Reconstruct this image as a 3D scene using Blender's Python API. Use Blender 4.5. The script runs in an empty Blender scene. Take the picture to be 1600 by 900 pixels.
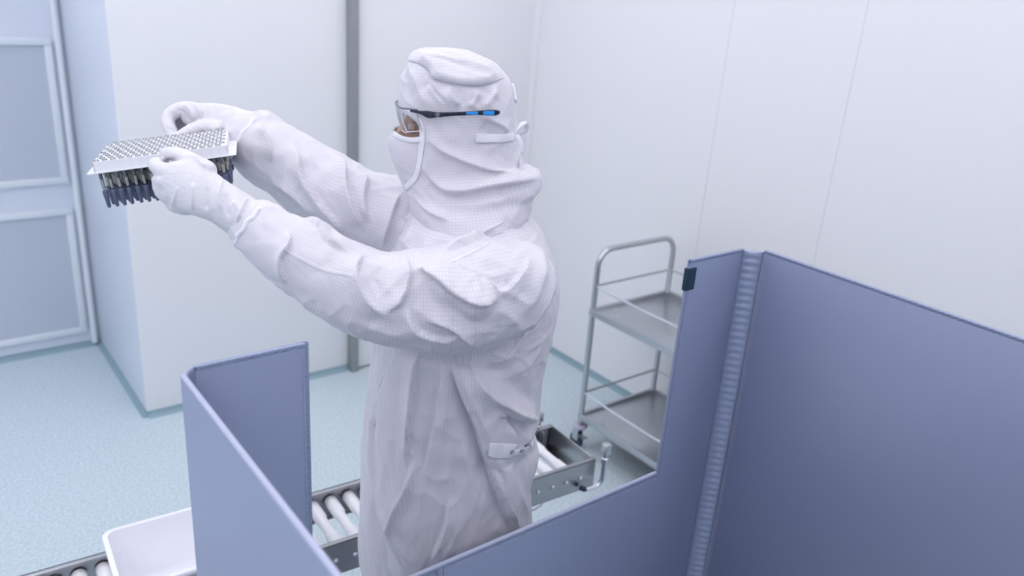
import bpy, bmesh, math, random
import numpy as np
from mathutils import Vector, Matrix
from mathutils.bvhtree import BVHTree

PI = math.pi
SC = bpy.context.scene
COL = SC.collection

# ------------------------------------------------------------------ camera
FPX = 1269.2
TILT, ROLL, YAW = .359695, .0726825, .675110
CAM = np.array([0., 0., 2.])
_F = np.array([math.sin(YAW)*math.cos(TILT), math.cos(YAW)*math.cos(TILT), -math.sin(TILT)])
_R0 = np.array([math.cos(YAW), -math.sin(YAW), 0.])
_U0 = np.cross(_R0, _F)
_R = math.cos(ROLL)*_R0 + math.sin(ROLL)*_U0
_U = -math.sin(ROLL)*_R0 + math.cos(ROLL)*_U0
cam = bpy.data.cameras.new('camera')
cam.lens = FPX/1600*36; cam.sensor_width = 36; cam.clip_start = .02; cam.clip_end = 50
cam.dof.use_dof = True; cam.dof.focus_distance = 1.56; cam.dof.aperture_fstop = 3.2
co = bpy.data.objects.new('camera', cam); COL.objects.link(co)
co.matrix_world = Matrix([[_R[0], _U[0], -_F[0], CAM[0]], [_R[1], _U[1], -_F[1], CAM[1]],
                          [_R[2], _U[2], -_F[2], CAM[2]], [0, 0, 0, 1]])
SC.camera = co

def ray(x, y): return _F + _R*(x-800)/FPX - _U*(y-450)/FPX
def P(x, y, D): return CAM + ray(x, y)*D          # point at image place x, y and distance D along the lens axis

# ------------------------------------------------------------------ world, lights, exposure
SC.view_settings.view_transform = 'Standard'; SC.view_settings.look = 'None'
SC.view_settings.exposure = 0.0; SC.view_settings.gamma = 1.0; SC.view_settings.use_curve_mapping = False
SC.cycles.use_denoising = True
SC.cycles.max_bounces = 8; SC.cycles.diffuse_bounces = 5; SC.cycles.transparent_max_bounces = 24
SC.cycles.caustics_reflective = False; SC.cycles.caustics_refractive = False
w = bpy.data.worlds.new('world'); SC.world = w; w.use_nodes = True
w.node_tree.nodes['Background'].inputs[0].default_value = (.93, .94, 1, 1)
w.node_tree.nodes['Background'].inputs[1].default_value = .25
PANEL_E = 3.05
PANEL_COL = (.985, .965, 1.0)
CEIL = 3.2
LIGHTS = [(x_, y_, .6, 1.2) for x_ in (-2.3, -1.2, -.1, 1.0, 2.2) for y_ in (-2.1, -.5, 1.1, 2.7)]+[(-.4, 4.05, 1.2, .6), (-1.9, 4.05, 1.2, .6)]  # left, rear and recess panels are unseen, added as fill

# ------------------------------------------------------------------ materials
def new_mat(name):
    m = bpy.data.materials.new(name); m.use_nodes = True
    return m, m.node_tree.nodes, m.node_tree.links, m.node_tree.nodes['Principled BSDF']
def mat(name, col, rough=.5, metal=0., bump=0., bscale=60., **kw):
    m, N, L, b = new_mat(name)
    b.inputs['Base Color'].default_value = (*col, 1); b.inputs['Roughness'].default_value = rough
    b.inputs['Metallic'].default_value = metal
    for k, v in kw.items(): b.inputs[k.replace('_', ' ')].default_value = v
    tc = N.new('ShaderNodeTexCoord'); nz = N.new('ShaderNodeTexNoise'); nz.inputs['Scale'].default_value = bscale
    L.new(tc.outputs['Object'], nz.inputs['Vector'])
    mr = N.new('ShaderNodeMapRange'); mr.inputs['To Min'].default_value = max(0, rough-.06); mr.inputs['To Max'].default_value = min(1, rough+.06)
    L.new(nz.outputs['Fac'], mr.inputs['Value']); L.new(mr.outputs[0], b.inputs['Roughness'])
    if bump:
        bp = N.new('ShaderNodeBump'); bp.inputs['Strength'].default_value = bump; bp.inputs['Distance'].default_value = .002
        L.new(nz.outputs['Fac'], bp.inputs['Height']); L.new(bp.outputs[0], b.inputs['Normal'])
    return m
def weave_mat(name, base=(.69, .67, .73), line=(.33, .33, .48), pitch=.0056, strength=.25):
    m, N, L, b = new_mat(name)
    uv = N.new('ShaderNodeUVMap'); uv.uv_map = 'weave'
    sep = N.new('ShaderNodeSeparateXYZ'); L.new(uv.outputs[0], sep.inputs[0])
    outs = []
    for k in (0, 1):
        d = N.new('ShaderNodeMath'); d.operation = 'DIVIDE'; d.inputs[1].default_value = pitch; L.new(sep.outputs[k], d.inputs[0])
        f = N.new('ShaderNodeMath'); f.operation = 'FRACT'; L.new(d.outputs[0], f.inputs[0])
        l = N.new('ShaderNodeMath'); l.operation = 'LESS_THAN'; l.inputs[1].default_value = .17; L.new(f.outputs[0], l.inputs[0])
        outs.append(l.outputs[0])
    mx = N.new('ShaderNodeMath'); mx.operation = 'MAXIMUM'; L.new(outs[0], mx.inputs[0]); L.new(outs[1], mx.inputs[1])
    ml = N.new('ShaderNodeMath'); ml.operation = 'MULTIPLY'; ml.inputs[1].default_value = strength; L.new(mx.outputs[0], ml.inputs[0])
    mix = N.new('ShaderNodeMix'); mix.data_type = 'RGBA'
    mix.inputs['A'].default_value = (*base, 1); mix.inputs['B'].default_value = (*line, 1)
    L.new(ml.outputs[0], mix.inputs['Factor']); L.new(mix.outputs['Result'], b.inputs['Base Color'])
    b.inputs['Roughness'].default_value = .48; b.inputs['Sheen Weight'].default_value = .15
    b.inputs['Specular IOR Level'].default_value = .4
    tc = N.new('ShaderNodeTexCoord'); nz = N.new('ShaderNodeTexNoise'); nz.inputs['Scale'].default_value = 38; nz.inputs['Detail'].default_value = 4
    L.new(tc.outputs['Object'], nz.inputs['Vector'])
    bp = N.new('ShaderNodeBump'); bp.inputs['Strength'].default_value = .22; bp.inputs['Distance'].default_value = .004
    L.new(nz.outputs['Fac'], bp.inputs['Height']); L.new(bp.outputs[0], b.inputs['Normal'])
    return m
def clear_mat(name, tint=(1, 1, 1), rough=.03, amount=1.0, base=.03):
    m, N, L, b = new_mat(name); N.remove(b)
    out = N['Material Output']; tr = N.new('ShaderNodeBsdfTransparent'); tr.inputs[0].default_value = (*tint, 1)
    gl = N.new('ShaderNodeBsdfGlossy'); gl.inputs['Roughness'].default_value = rough
    fr = N.new('ShaderNodeFresnel'); fr.inputs[0].default_value = 1.45
    mu = N.new('ShaderNodeMath'); mu.operation = 'MULTIPLY_ADD'; mu.inputs[1].default_value = amount; mu.inputs[2].default_value = base; mu.use_clamp = True
    L.new(fr.outputs[0], mu.inputs[0])
    mx = N.new('ShaderNodeMixShader'); L.new(mu.outputs[0], mx.inputs[0]); L.new(tr.outputs[0], mx.inputs[1]); L.new(gl.outputs[0], mx.inputs[2])
    L.new(mx.outputs[0], out.inputs['Surface']); return m

M_wall = mat('cleanroom_wall', (.875, .875, .905), .38, bscale=3)
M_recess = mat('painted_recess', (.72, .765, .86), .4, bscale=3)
M_seam = mat('panel_seam', (.70, .73, .80), .5)
M_frame = mat('vent_frame', (.78, .83, .88), .4)
M_steel = mat('brushed_steel', (.52, .54, .56), .30, 1., bscale=25)
M_steel_d = mat('steel_rail', (.44, .45, .47), .34, 1., bscale=12)
M_chrome = mat('chrome', (.72, .74, .78), .14, 1.)
M_roller = mat('white_roller', (.82, .82, .86), .3)
M_plast = mat('white_plastic', (.88, .89, .95), .33)
M_glove = mat('nitrile_glove', (.68, .67, .725), .42, bump=.25, bscale=45)
M_skin = mat('skin', (.50, .34, .27), .5, Subsurface_Weight=.1)
M_black = mat('black_plastic', (.008, .012, .03), .28)
M_blue = mat('blue_insert', (.02, .30, .80), .4)
M_grey = mat('grey_print', (.45, .52, .62), .4)
M_piping = mat('white_piping', (.79, .785, .86), .5)
M_stopper = mat('black_stopper', (.012, .014, .02), .35)
M_shield = mat('needle_shield', (.10, .12, .20), .35)
M_liquid = mat('amber_solution', (.90, .87, .74), .15)
M_rack = mat('frosted_rack', (.88, .89, .94), .30, Transmission_Weight=.05)
M_rubber = mat('dark_rubber', (.02, .04, .08), .5)
M_velcro = mat('velcro', (.015, .045, .085), .9, bump=1.0, bscale=900)
M_castg = mat('caster_cover', (.50, .50, .62), .4)
M_glass = clear_mat('clear_glass', (.99, .99, 1.), .12, 1.3, .16)
M_lens = clear_mat('clear_lens', (.99, .99, 1.), .05, .45)
M_tape = mat('seam_tape', (.71, .695, .76), .5)
M_weave = weave_mat('grid_fabric')
M_hoodm = weave_mat('grid_fabric_hood', pitch=.0056, strength=.23)
M_stitch = mat('stitch_thread', (.42, .45, .60), .4)
M_ink = mat('blue_ink', (.05, .05, .35), .5)

def screen_mat():
    m, N, L, b = new_mat('silver_blue_foil')
    b.inputs['Base Color'].default_value = (.345, .39, .55, 1); b.inputs['Metallic'].default_value = .5
    b.inputs['Roughness'].default_value = .43
    tc = N.new('ShaderNodeTexCoord'); nz = N.new('ShaderNodeTexNoise'); nz.inputs['Scale'].default_value = 2.2; nz.inputs['Detail'].default_value = 3
    L.new(tc.outputs['Object'], nz.inputs['Vector'])
    bp = N.new('ShaderNodeBump'); bp.inputs['Strength'].default_value = .35; bp.inputs['Distance'].default_value = .01
    L.new(nz.outputs['Fac'], bp.inputs['Height'])
    n2 = N.new('ShaderNodeTexNoise'); n2.inputs['Scale'].default_value = 700; L.new(tc.outputs['Object'], n2.inputs['Vector'])
    b2 = N.new('ShaderNodeBump'); b2.inputs['Strength'].default_value = .12; b2.inputs['Distance'].default_value = .0006
    L.new(n2.outputs['Fac'], b2.inputs['Height']); L.new(bp.outputs[0], b2.inputs['Normal']); L.new(b2.outputs[0], b.inputs['Normal'])
    return m
M_screen = screen_mat()
def floor_mat():
    m, N, L, b = new_mat('speckled_vinyl')
    tc = N.new('ShaderNodeTexCoord')
    n1 = N.new('ShaderNodeTexNoise'); n1.inputs['Scale'].default_value = 95; n1.inputs['Detail'].default_value = 4
    L.new(tc.outputs['Object'], n1.inputs['Vector'])
    r = N.new('ShaderNodeValToRGB'); L.new(n1.outputs['Fac'], r.inputs[0])
    r.color_ramp.elements[0].position = .33; r.color_ramp.elements[0].color = (.45, .565, .615, 1)
    r.color_ramp.elements[1].position = .66; r.color_ramp.elements[1].color = (.66, .75, .80, 1)
    L.new(r.outputs[0], b.inputs['Base Color']); b.inputs['Roughness'].default_value = .42
    return m
M_floor = floor_mat()
M_cove = mat('floor_coving', (.28, .41, .47), .45)
def grille_mat():
    m, N, L, b = new_mat('perforated_grille')
    tc = N.new('ShaderNodeTexCoord'); sep = N.new('ShaderNodeSeparateXYZ'); L.new(tc.outputs['Object'], sep.inputs[0])
    def cell(a, op, c, pitch):
        s = N.new('ShaderNodeMath'); s.operation = op; L.new(a, s.inputs[0]); L.new(c, s.inputs[1])
        d = N.new('ShaderNodeMath'); d.operation = 'DIVIDE'; d.inputs[1].default_value = pitch; L.new(s.outputs[0], d.inputs[0])
        f = N.new('ShaderNodeMath'); f.operation = 'FRACT'; L.new(d.outputs[0], f.inputs[0])
        q = N.new('ShaderNodeMath'); q.operation = 'SUBTRACT'; q.inputs[1].default_value = .5; L.new(f.outputs[0], q.inputs[0])
        p = N.new('ShaderNodeMath'); p.operation = 'POWER'; p.inputs[1].default_value = 2; L.new(q.outputs[0], p.inputs[0]); return p.outputs[0]
    a = cell(sep.outputs[0], 'ADD', sep.outputs[2], .0105); c = cell(sep.outputs[0], 'SUBTRACT', sep.outputs[2], .0105)
    s = N.new('ShaderNodeMath'); s.operation = 'ADD'; L.new(a, s.inputs[0]); L.new(c, s.inputs[1])
    l = N.new('ShaderNodeMath'); l.operation = 'LESS_THAN'; l.inputs[1].default_value = .085; L.new(s.outputs[0], l.inputs[0])
    mix = N.new('ShaderNodeMix'); mix.data_type = 'RGBA'
    mix.inputs['A'].default_value = (.62, .67, .76, 1); mix.inputs['B'].default_value = (.34, .38, .47, 1)
    L.new(l.outputs[0], mix.inputs['Factor']); L.new(mix.outputs['Result'], b.inputs['Base Color']); b.inputs['Roughness'].default_value = .5
    return m
M_grille = grille_mat()
def lamp_mat():
    m, N, L, b = new_mat('lamp_diffuser')
    b.inputs['Emission Color'].default_value = (*PANEL_COL, 1); b.inputs['Emission Strength'].default_value = PANEL_E
    return m
M_lamp = lamp_mat()

# ------------------------------------------------------------------ helpers
def tag(o, label=None, cat=None, group=None, kind=None):
    if label: o['label'] = label
    if cat: o['category'] = cat
    if group: o['group'] = group
    if kind: o['kind'] = kind
    return o
def empty(name, loc=(0, 0, 0), rz=0):
    o = bpy.data.objects.new(name, None); COL.objects.link(o); o.location = loc; o.rotation_euler.z = rz
    o.empty_display_size = .05; return o
def link(name, me, m, parent=None, smooth=True):
    me.materials.clear(); me.materials.append(m)
    if smooth is True: me.shade_smooth()
    elif smooth: me.shade_smooth(); me.set_sharp_from_angle(angle=smooth)
    o = bpy.data.objects.new(name, me); COL.objects.link(o)
    if parent is not None: o.parent = parent
    return o
class MB:
    """collects shapes for one mesh"""
    def __init__(s): s.v = []; s.f = []
    def add(s, v, f):
        n = len(s.v); s.v += [tuple(map(float, p)) for p in v]; s.f += [tuple(i+n for i in q) for q in f]; return s
    def box(s, a, b, M=None):
        x0, y0, z0 = a; x1, y1, z1 = b
        v = [(x, y, z) for z in (z0, z1) for x, y in ((x0, y0), (x1, y0), (x1, y1), (x0, y1))]
        if M is not None: v = [M @ Vector(p) for p in v]
        return s.add(v, [(0, 3, 2, 1), (4, 5, 6, 7), (0, 1, 5, 4), (1, 2, 6, 5), (2, 3, 7, 6), (3, 0, 4, 7)])
    def tube(s, pts, r, n=12, caps=True):
        pts = [np.array(p, float) for p in pts]; rs = r if hasattr(r, '__len__') else [r]*len(pts)
        T = [pts[min(i+1, len(pts)-1)]-pts[max(i-1, 0)] for i in range(len(pts))]
        T = [t/(np.linalg.norm(t)+1e-12) for t in T]
        a = np.array([0, 0, 1.]) if abs(T[0][2]) < .9 else np.array([1., 0, 0])
        u = np.cross(T[0], a); u /= np.linalg.norm(u); V = []
        for p, t, rr in zip(pts, T, rs):
            u = u-t*(u@t); u /= np.linalg.norm(u); w = np.cross(t, u)
            V += [p+rr*(math.cos(k*2*PI/n)*u+math.sin(k*2*PI/n)*w) for k in range(n)]
        F = [(i*n+k, i*n+(k+1) % n, (i+1)*n+(k+1) % n, (i+1)*n+k) for i in range(len(pts)-1) for k in range(n)]
        if caps: F += [tuple(reversed(range(n))), tuple((len(pts)-1)*n+k for k in range(n))]
        return s.add(V, F)
    def lathe(s, prof, n=20, M=None, axis=(0, 0, 0)):
        V = []
        for r, z in prof: V += [(axis[0]+r*math.cos(k*2*PI/n), axis[1]+r*math.sin(k*2*PI/n), axis[2]+z) for k in range(n)]
        if M is not None: V = [M @ Vector(p) for p in V]
        F = [(i*n+k, i*n+(k+1) % n, (i+1)*n+(k+1) % n, (i+1)*n+k) for i in range(len(prof)-1) for k in range(n)]
        F += [tuple(reversed(range(n))), tuple((len(prof)-1)*n+k for k in range(n))]
        return s.add(V, F)
    def prism(s, poly, a, b, to):
        """poly in 2D extruded from a to b; to(u, v, w) gives the point"""
        n = len(poly); V = [to(u, v, a) for u, v in poly]+[to(u, v, b) for u, v in poly]
        return s.add(V, [tuple(range(n)), tuple(reversed(range(n, 2*n)))]+[(i, i+n, (i+1) % n+n, (i+1) % n) for i in range(n)])
    def mesh(s, name='m', bevel=0, seg=2):
        me = bpy.data.meshes.new(name); me.from_pydata(s.v, [], s.f)
        bm = bmesh.new(); bm.from_mesh(me)
        bmesh.ops.recalc_face_normals(bm, faces=bm.faces)
        if bevel:
            es = [e for e in bm.edges if len(e.link_faces) == 2 and e.calc_face_angle(0) > .6]
            bmesh.ops.bevel(bm, geom=es, offset=bevel, segments=seg, affect='EDGES', profile=.5, clamp_overlap=True)
        bm.to_mesh(me); bm.free(); return me
    def build(s, name, m, parent=None, bevel=0, smooth=.6, seg=2):
        return link(name, s.mesh(name, bevel, seg), m, parent, smooth)
def arc(c, u, v, r, a0, a1, n=8):
    c, u, v = map(lambda q: np.array(q, float), (c, u, v))
    return [c+r*(math.cos(a0+(a1-a0)*i/n)*u+math.sin(a0+(a1-a0)*i/n)*v) for i in range(n+1)]
def rrect(x0, y0, x1, y1, r, n=5):
    out = []
    for cx, cy, a in ((x1-r, y1-r, 0), (x0+r, y1-r, PI/2), (x0+r, y0+r, PI), (x1-r, y0+r, 1.5*PI)):
        out += [(cx+r*math.cos(a+PI/2*i/n), cy+r*math.sin(a+PI/2*i/n)) for i in range(n+1)]
    return out
def resample(pts, step):
    pts = np.array(pts, float); d = np.r_[0, np.cumsum(np.linalg.norm(np.diff(pts, axis=0), axis=1))]
    n = max(2, int(d[-1]/step)+1); t = np.linspace(0, d[-1], n)
    return np.stack([np.interp(t, d, pts[:, k]) for k in range(pts.shape[1])], 1)
def catmull(K, sub):
    K = np.array(K, float); n = len(K); out = []
    for i in range(n-1):
        p0, p1, p2, p3 = K[max(i-1, 0)], K[i], K[i+1], K[min(i+2, n-1)]
        for j in range(sub):
            t = j/sub
            out.append(.5*((2*p1)+(-p0+p2)*t+(2*p0-5*p1+4*p2-p3)*t*t+(-p0+3*p1-3*p2+p3)*t**3))
    out.append(K[-1]); return np.array(out)

# ------------------------------------------------------------------ the room
XL, XR, YB, YF, YREC, XBOX = -3.0, 2.9, -3.0, 3.58, 4.51, .765
def struct(name, mb, m, parent=None, **k):
    o = mb.build(name, m, parent, **k)
    if parent is None: o['kind'] = 'structure'
    return o
struct('floor', MB().box((XL-.1, YB-.1, -.1), (XR+.1, YREC+.1, 0)), M_floor)
struct('ceiling', MB().box((XL-.1, YB-.1, CEIL), (XR+.1, YREC+.1, CEIL+.1)), M_wall)
wl = struct('wall_left', MB().box((XL-.1, YB, 0), (XL, YREC, CEIL)), M_wall)
struct('wall_front', MB().box((XL-.1, YB-.1, 0), (XR+.1, YB, CEIL)), mat('grey_blue_wall', (.46, .49, .56), .4))  # unseen wall behind the camera, coloured darker to dim the screen's front
wr = struct('wall_right', MB().box((XR, YB, 0), (XR+.1, YF, CEIL)), M_wall)
for y in (2.285, 1.692, 3.545, .5, -.7):
    MB().box((XR-.0012, y-.0012, .06), (XR+.01, y+.0012, CEIL-.002)).build('panel_joint', M_seam, wr)
wb = struct('wall_back', MB().box((XBOX, YF, 0), (XR+.1, YREC+.1, CEIL)), M_wall, bevel=.008)
MB().box((1.822, YF-.03, .012), (2.868, YF+.01, CEIL-.01)).build('sliding_panel', M_wall, wb, bevel=.004)
MB().box((XR-.035, YF-.045, .01), (XR+.01, YF+.01, CEIL-.01)).build('corner_trim', M_wall, wb, bevel=.012)
MB().box((XBOX-.002, YF+.012, .005), (XBOX+.01, YREC, CEIL-.01)).build('side_shade_sheet', M_recess, wb, bevel=.001)  # thin sheet added on the box side; its bluer colour paints the shade
MB().box((XBOX-.0025, 3.66, .02), (XBOX+.01, 3.664, CEIL)).build('panel_joint', M_seam, wb)
tr = struct('trim_1', MB().box((1.779, YF-.052, 0), (1.818, YF+.01, CEIL)), mat('post_steel', (.34, .36, .37), .42, .35, bscale=8), bevel=.003)
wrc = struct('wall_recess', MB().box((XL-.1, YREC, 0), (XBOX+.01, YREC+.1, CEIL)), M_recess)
MB().tube([(XBOX-.03, YREC-.012, .02), (XBOX-.03, YREC-.012, CEIL)], .016, 12).build('corner_trim', M_frame, wrc)
# coving where the floor turns up the walls
def cove(name, pts, side):
    mb = MB()
    for (a, b) in zip(pts[:-1], pts[1:]):
        a = np.array(a, float); b = np.array(b, float); t = (b-a)/np.linalg.norm(b-a); nn = np.array([-t[1], t[0]])*side
        prof = [(0, 0), (.024, 0), (.022, .0015), (.014, .004), (.008, .010), (.005, .020), (.004, .030), (0, .030)]
        V = [(q[0]+nn[0]*d, q[1]+nn[1]*d, z) for q in (a, b) for d, z in prof]; n = len(prof)
        mb.add(V, [(i, (i+1) % n, n+(i+1) % n, n+i) for i in range(n)]+[tuple(reversed(range(n))), tuple(range(n, 2*n))])
    o = mb.build(name, M_cove, smooth=.8); o['kind'] = 'structure'; return o
cove('baseboard_back', [(XBOX+.0, YF), (1.779, YF)], -1)
cove('baseboard_box', [(XBOX, YREC), (XBOX, YF-.002)], -1)
cove('baseboard_recess', [(XL, YREC), (XBOX, YREC)], -1)
cove('baseboard_right', [(XR, YF), (XR, YB)], -1)
# two return-air grilles set into the recess wall
def grille(z0, z1, label):
    t = empty('wall_grille', (.2, YREC, z0)); tag(t, label, 'vent', 'return air grilles in the recess wall')
    W = 1.0; x1 = .672-.2; x0 = x1-W; H = z1-z0
    MB().box((x0, -.008, 0), (x1, -.004, H)).build('perforated_sheet', M_grille, t, smooth=False)
    f = MB(); b = .032
    for a0, a1 in (((x0-b, 0-b), (x1+b, 0)), ((x0-b, H), (x1+b, H+b)), ((x0-b, 0), (x0, H)), ((x1, 0), (x1+b, H))):
        f.box((a0[0], -.022, a0[1]), (a1[0], .002, a1[1]))
    f.build('frame', M_frame, t, bevel=.004)
    sm = MB(); i = 0
    z = .03
    while z < H:
        sm.box((x0, -.0035, z), (x1, .001, z+.012)); z += .045
    sm.build('louvre', M_recess, t, smooth=False)
grille(.935, 1.569, 'perforated white grille high in the recess wall, the upper of two')
grille(.118, .742, 'perforated white grille low in the recess wall just above the floor')
# ceiling lamps, the added fill panels among them
for x, y, lx, ly in LIGHTS:
    t = empty('ceiling_light', (x, y, CEIL)); tag(t, 'flat white oblong light panel set flush in the ceiling', 'ceiling light', 'ceiling light panels')
    fr = MB(); e = .02
    for a, b in (((-lx/2-e, -ly/2-e), (lx/2+e, -ly/2)), ((-lx/2-e, ly/2), (lx/2+e, ly/2+e)), ((-lx/2-e, -ly/2), (-lx/2, ly/2)), ((lx/2, -ly/2), (lx/2+e, ly/2))):
        fr.box((*a, -.02), (*b, 0))
    fr.build('frame', M_frame, t)
    MB().box((-lx/2, -ly/2, -.016), (lx/2, ly/2, -.001)).build('diffuser', M_lamp, t, smooth=False)

# ------------------------------------------------------------------ silver fold-out screen around the camera
XSL, XSR, YS, ZT, ZC = .291, 1.575, 1.10, 1.449, .893
XC0, XC1 = .479, 1.381
TH = .008
scr = empty('folding_screen', (.9, YS, 0)); tag(scr, 'silver blue folding screen of stitched foil panels with a low cut-out in front', 'screen')
def sp(p): return (p[0]-.9, p[1]-YS, p[2])
def panel(name, poly, to):
    return MB().prism(poly, 0, TH, to).build(name, M_screen, scr, bevel=.0028)
front = lambda u, v, w_: sp((u, YS+w_, v))
panel('front_panel', [(XSL+.012, .02), (.748, .02), (.748, ZC), (XC0, ZC), (XC0, ZT), (XSL+.012, ZT)], front)
panel('front_panel', [(.752, .02), (XSR-.004, .02), (XSR-.004, ZT), (XC1, ZT), (XC1, ZC), (.752, ZC)], front)
panel('side_panel', [(-.25, .02), (YS-.035, .02), (YS-.035, ZT+.003), (-.25, ZT+.003)], lambda u, v, w_: sp((XSR+.028+w_, u, v)))
panel('side_panel', [(-.25, .02), (YS-.022, .02), (YS-.022, ZT), (-.25, ZT)], lambda u, v, w_: sp((XSL-.006-w_, u, v)))
# gathered hinge strips: a pleated ribbon from edge to edge
def hinge(a, b, z0, z1, amp, pitch, bow):
    a = np.array(a, float); b = np.array(b, float); t = b-a; nn = np.array([-t[1], t[0]]); nn /= np.linalg.norm(nn)
    V = []; F = []; nu = 9; nz = int((z1-z0)/.0035)
    for j in range(nz+1):
        z = z0+(z1-z0)*j/nz
        for i in range(nu):
            u = i/(nu-1); env = math.sin(PI*u)
            d = bow*env+amp*env*math.sin(2*PI*z/pitch+1.6*abs(u-.5)*2)
            q = a+t*u+nn*d; V.append(sp((q[0], q[1], z)))
    for j in range(nz):
        for i in range(nu-1): k = j*nu+i; F.append((k, k+1, k+nu+1, k+nu))
    n = len(V); V += [(x+nn[0]*-.002, y+nn[1]*-.002, z) for x, y, z in V]
    F += [tuple(reversed([q+n for q in f])) for f in F]
    rim = [j*nu for j in range(nz+1)]+[nz*nu+i for i in range(1, nu)]+[j*nu+nu-1 for j in range(nz-1, -1, -1)]+[i for i in range(nu-2, 0, -1)]
    F += [(rim[i], rim[(i+1) % len(rim)], rim[(i+1) % len(rim)]+n, rim[i]+n) for i in range(len(rim))]
    MB().add(V, F).build('hinge_strip', M_screen, scr, smooth=True)
hinge((XSR-.005, YS+.002), (XSR+.030, YS-.034), .02, ZT-.002, .0014, .019, -.006)
hinge((XSL-.006, YS-.022), (XSL+.013, YS+.002), .02, ZT-.001, .0012, .021, .004)
# rolled hems: ruffled bead along an edge, o = origin, d = along, w = in-plane inward, n = towards the viewer
def hem(o, d, wv, n, length, width=.0095, h=.0019, pitch=.0135, slant=.9):
    o, d, wv, n = (np.array(q, float) for q in (o, d, wv, n)); V = []; F = []
    nl = max(4, int(length/.0022)); nw = 7
    for j in range(nl+1):
        s = length*j/nl
        for i in range(nw):
            u = i/(nw-1); ph = 2*PI*(s/pitch+slant*u)
            hh = (math.sin(PI*min(1, u*1.25+.12))*h*.62+h*.5*u*(1-u)*3*math.sin(ph))
            uu = u+(.10*math.sin(ph) if i == nw-1 else 0)
            V.append(sp(o+d*s+wv*width*uu+n*(max(hh, 0) if 0 < i < nw-1 else (.0006 if i == 0 else -.0004))))
    for j in range(nl):
        for i in range(nw-1): k = j*nw+i; F.append((k, k+1, k+nw+1, k+nw))
    n0 = len(V); V += [tuple(np.array(v)-n*.003) for v in V]
    F += [tuple(reversed([q+n0 for q in f])) for f in F]
    rim = [j*nw for j in range(nl+1)]+[nl*nw+i for i in range(1, nw)]+[j*nw+nw-1 for j in range(nl-1, -1, -1)]+[i for i in range(nw-2, 0, -1)]
    F += [(rim[i], rim[(i+1) % len(rim)], rim[(i+1) % len(rim)]+n0, rim[i]+n0) for i in range(len(rim))]
    MB().add(V, F).build('hem', M_screen, scr, smooth=True)
nf = (0, -1, 0)
hem((XSL+.014, YS, ZT), (1, 0, 0), (0, 0, -1), nf, XC0-XSL-.014)
hem((XC1, YS, ZT), (1, 0, 0), (0, 0, -1), nf, XSR-XC1-.004)
hem((XSR+.028, YS-.036, ZT+.003), (0, -1, 0), (0, 0, -1), (-1, 0, 0), .9)
hem((XC0, YS, ZT), (0, 0, -1), (-1, 0, 0), nf, ZT-ZC, .007, .0016, .010)
hem((XC1, YS, ZT), (0, 0, -1), (1, 0, 0), nf, ZT-ZC, .007, .0016, .010)
hem((XC0, YS, ZC), (1, 0, 0), (0, 0, -1), nf, XC1-XC0, .007, .0014, .010, .3)
hem((XSL-.006, YS-.024, ZT), (0, -1, 0), (0, 0, -1), (1, 0, 0), .9, .008, .0016)
# bright binding rolled over the cut-out sill and the left side panel's top
MB().tube([sp((XC0+.002, YS+.003, ZC+.0022)), sp((XC1-.004, YS+.003, ZC+.0022))], .0046, 10).build('binding', M_stitch, scr)
MB().tube([sp((XSL-.010, YS-.024, ZT+.001)), sp((XSL-.010, -.25, ZT+.001))], .0042, 10).build('binding', M_stitch, scr)
# stitch rows
def stitches(o, d, n, side, length, pitch=.006, ln=.0034, wd=.0008, zig=.0007):
    o, d, n, side = (np.array(q, float) for q in (o, d, n, side)); mb = MB(); k = 0; s = .002
    while s < length:
        c = o+d*s+side*(zig*(1 if k % 2 else -1)); V = []
        for a, b, e in ((-1, -1, 0), (1, -1, 0), (1, 1, 0), (-1, 1, 0), (-1, -1, 1), (1, -1, 1), (1, 1, 1), (-1, 1, 1)):
            V.append(sp(c+d*ln/2*a+side*wd*b*.6+n*(.0012 if e else -.0004)))
        mb.add(V, [(0, 3, 2, 1), (4, 5, 6, 7), (0, 1, 5, 4), (1, 2, 6, 5), (2, 3, 7, 6), (3, 0, 4, 7)]); s += pitch; k += 1
    mb.build('stitching', M_stitch, scr, smooth=False)
stitches((XSR+.028, YS-.045, .03), (0, 0, 1), (-1, 0, 0), (0, 1, 0), ZT-.05)
stitches((XSR+.028, YS-.040, .03), (0, 0, 1), (-1, 0, 0), (0, 1, 0), ZT-.05, ln=.004)
stitches((XC0-.010, YS, ZC), (0, 0, 1), nf, (1, 0, 0), ZT-ZC-.02)
stitches((XC1+.010, YS, ZC), (0, 0, 1), nf, (1, 0, 0), ZT-ZC-.02)
stitches((XSL+.020, YS, .8), (0, 0, 1), nf, (1, 0, 0), ZT-.82, .009, .003)
stitches((XC0, YS, ZC-.013), (1, 0, 0), nf, (0, 0, 1), XC1-XC0, .008, .004, .0009, .0016)
for x in (.741, .7585):
    MB().box(sp((x-.0009, YS-.0016, .03)), sp((x+.0009, YS+.001, ZC-.004))).build('seam', M_stitch, scr, smooth=False)
MB().box(sp((.7445, YS-.0012, .03)), sp((.7555, YS+.001, ZC-.004))).build('seam', M_screen, scr, bevel=.0005)
# scorch-dark hook and loop patch wrapping the free edge
v = MB().prism(rrect(0, 0, .030, .053, .002), 0, .0115, lambda u, v_, w_: sp((1.3765+u, YS-.0025+w_, 1.376+v_)))
tag(v.build('hook_patch', M_velcro, scr, bevel=.0012), 'dark blue hook fastener patch')

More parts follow.
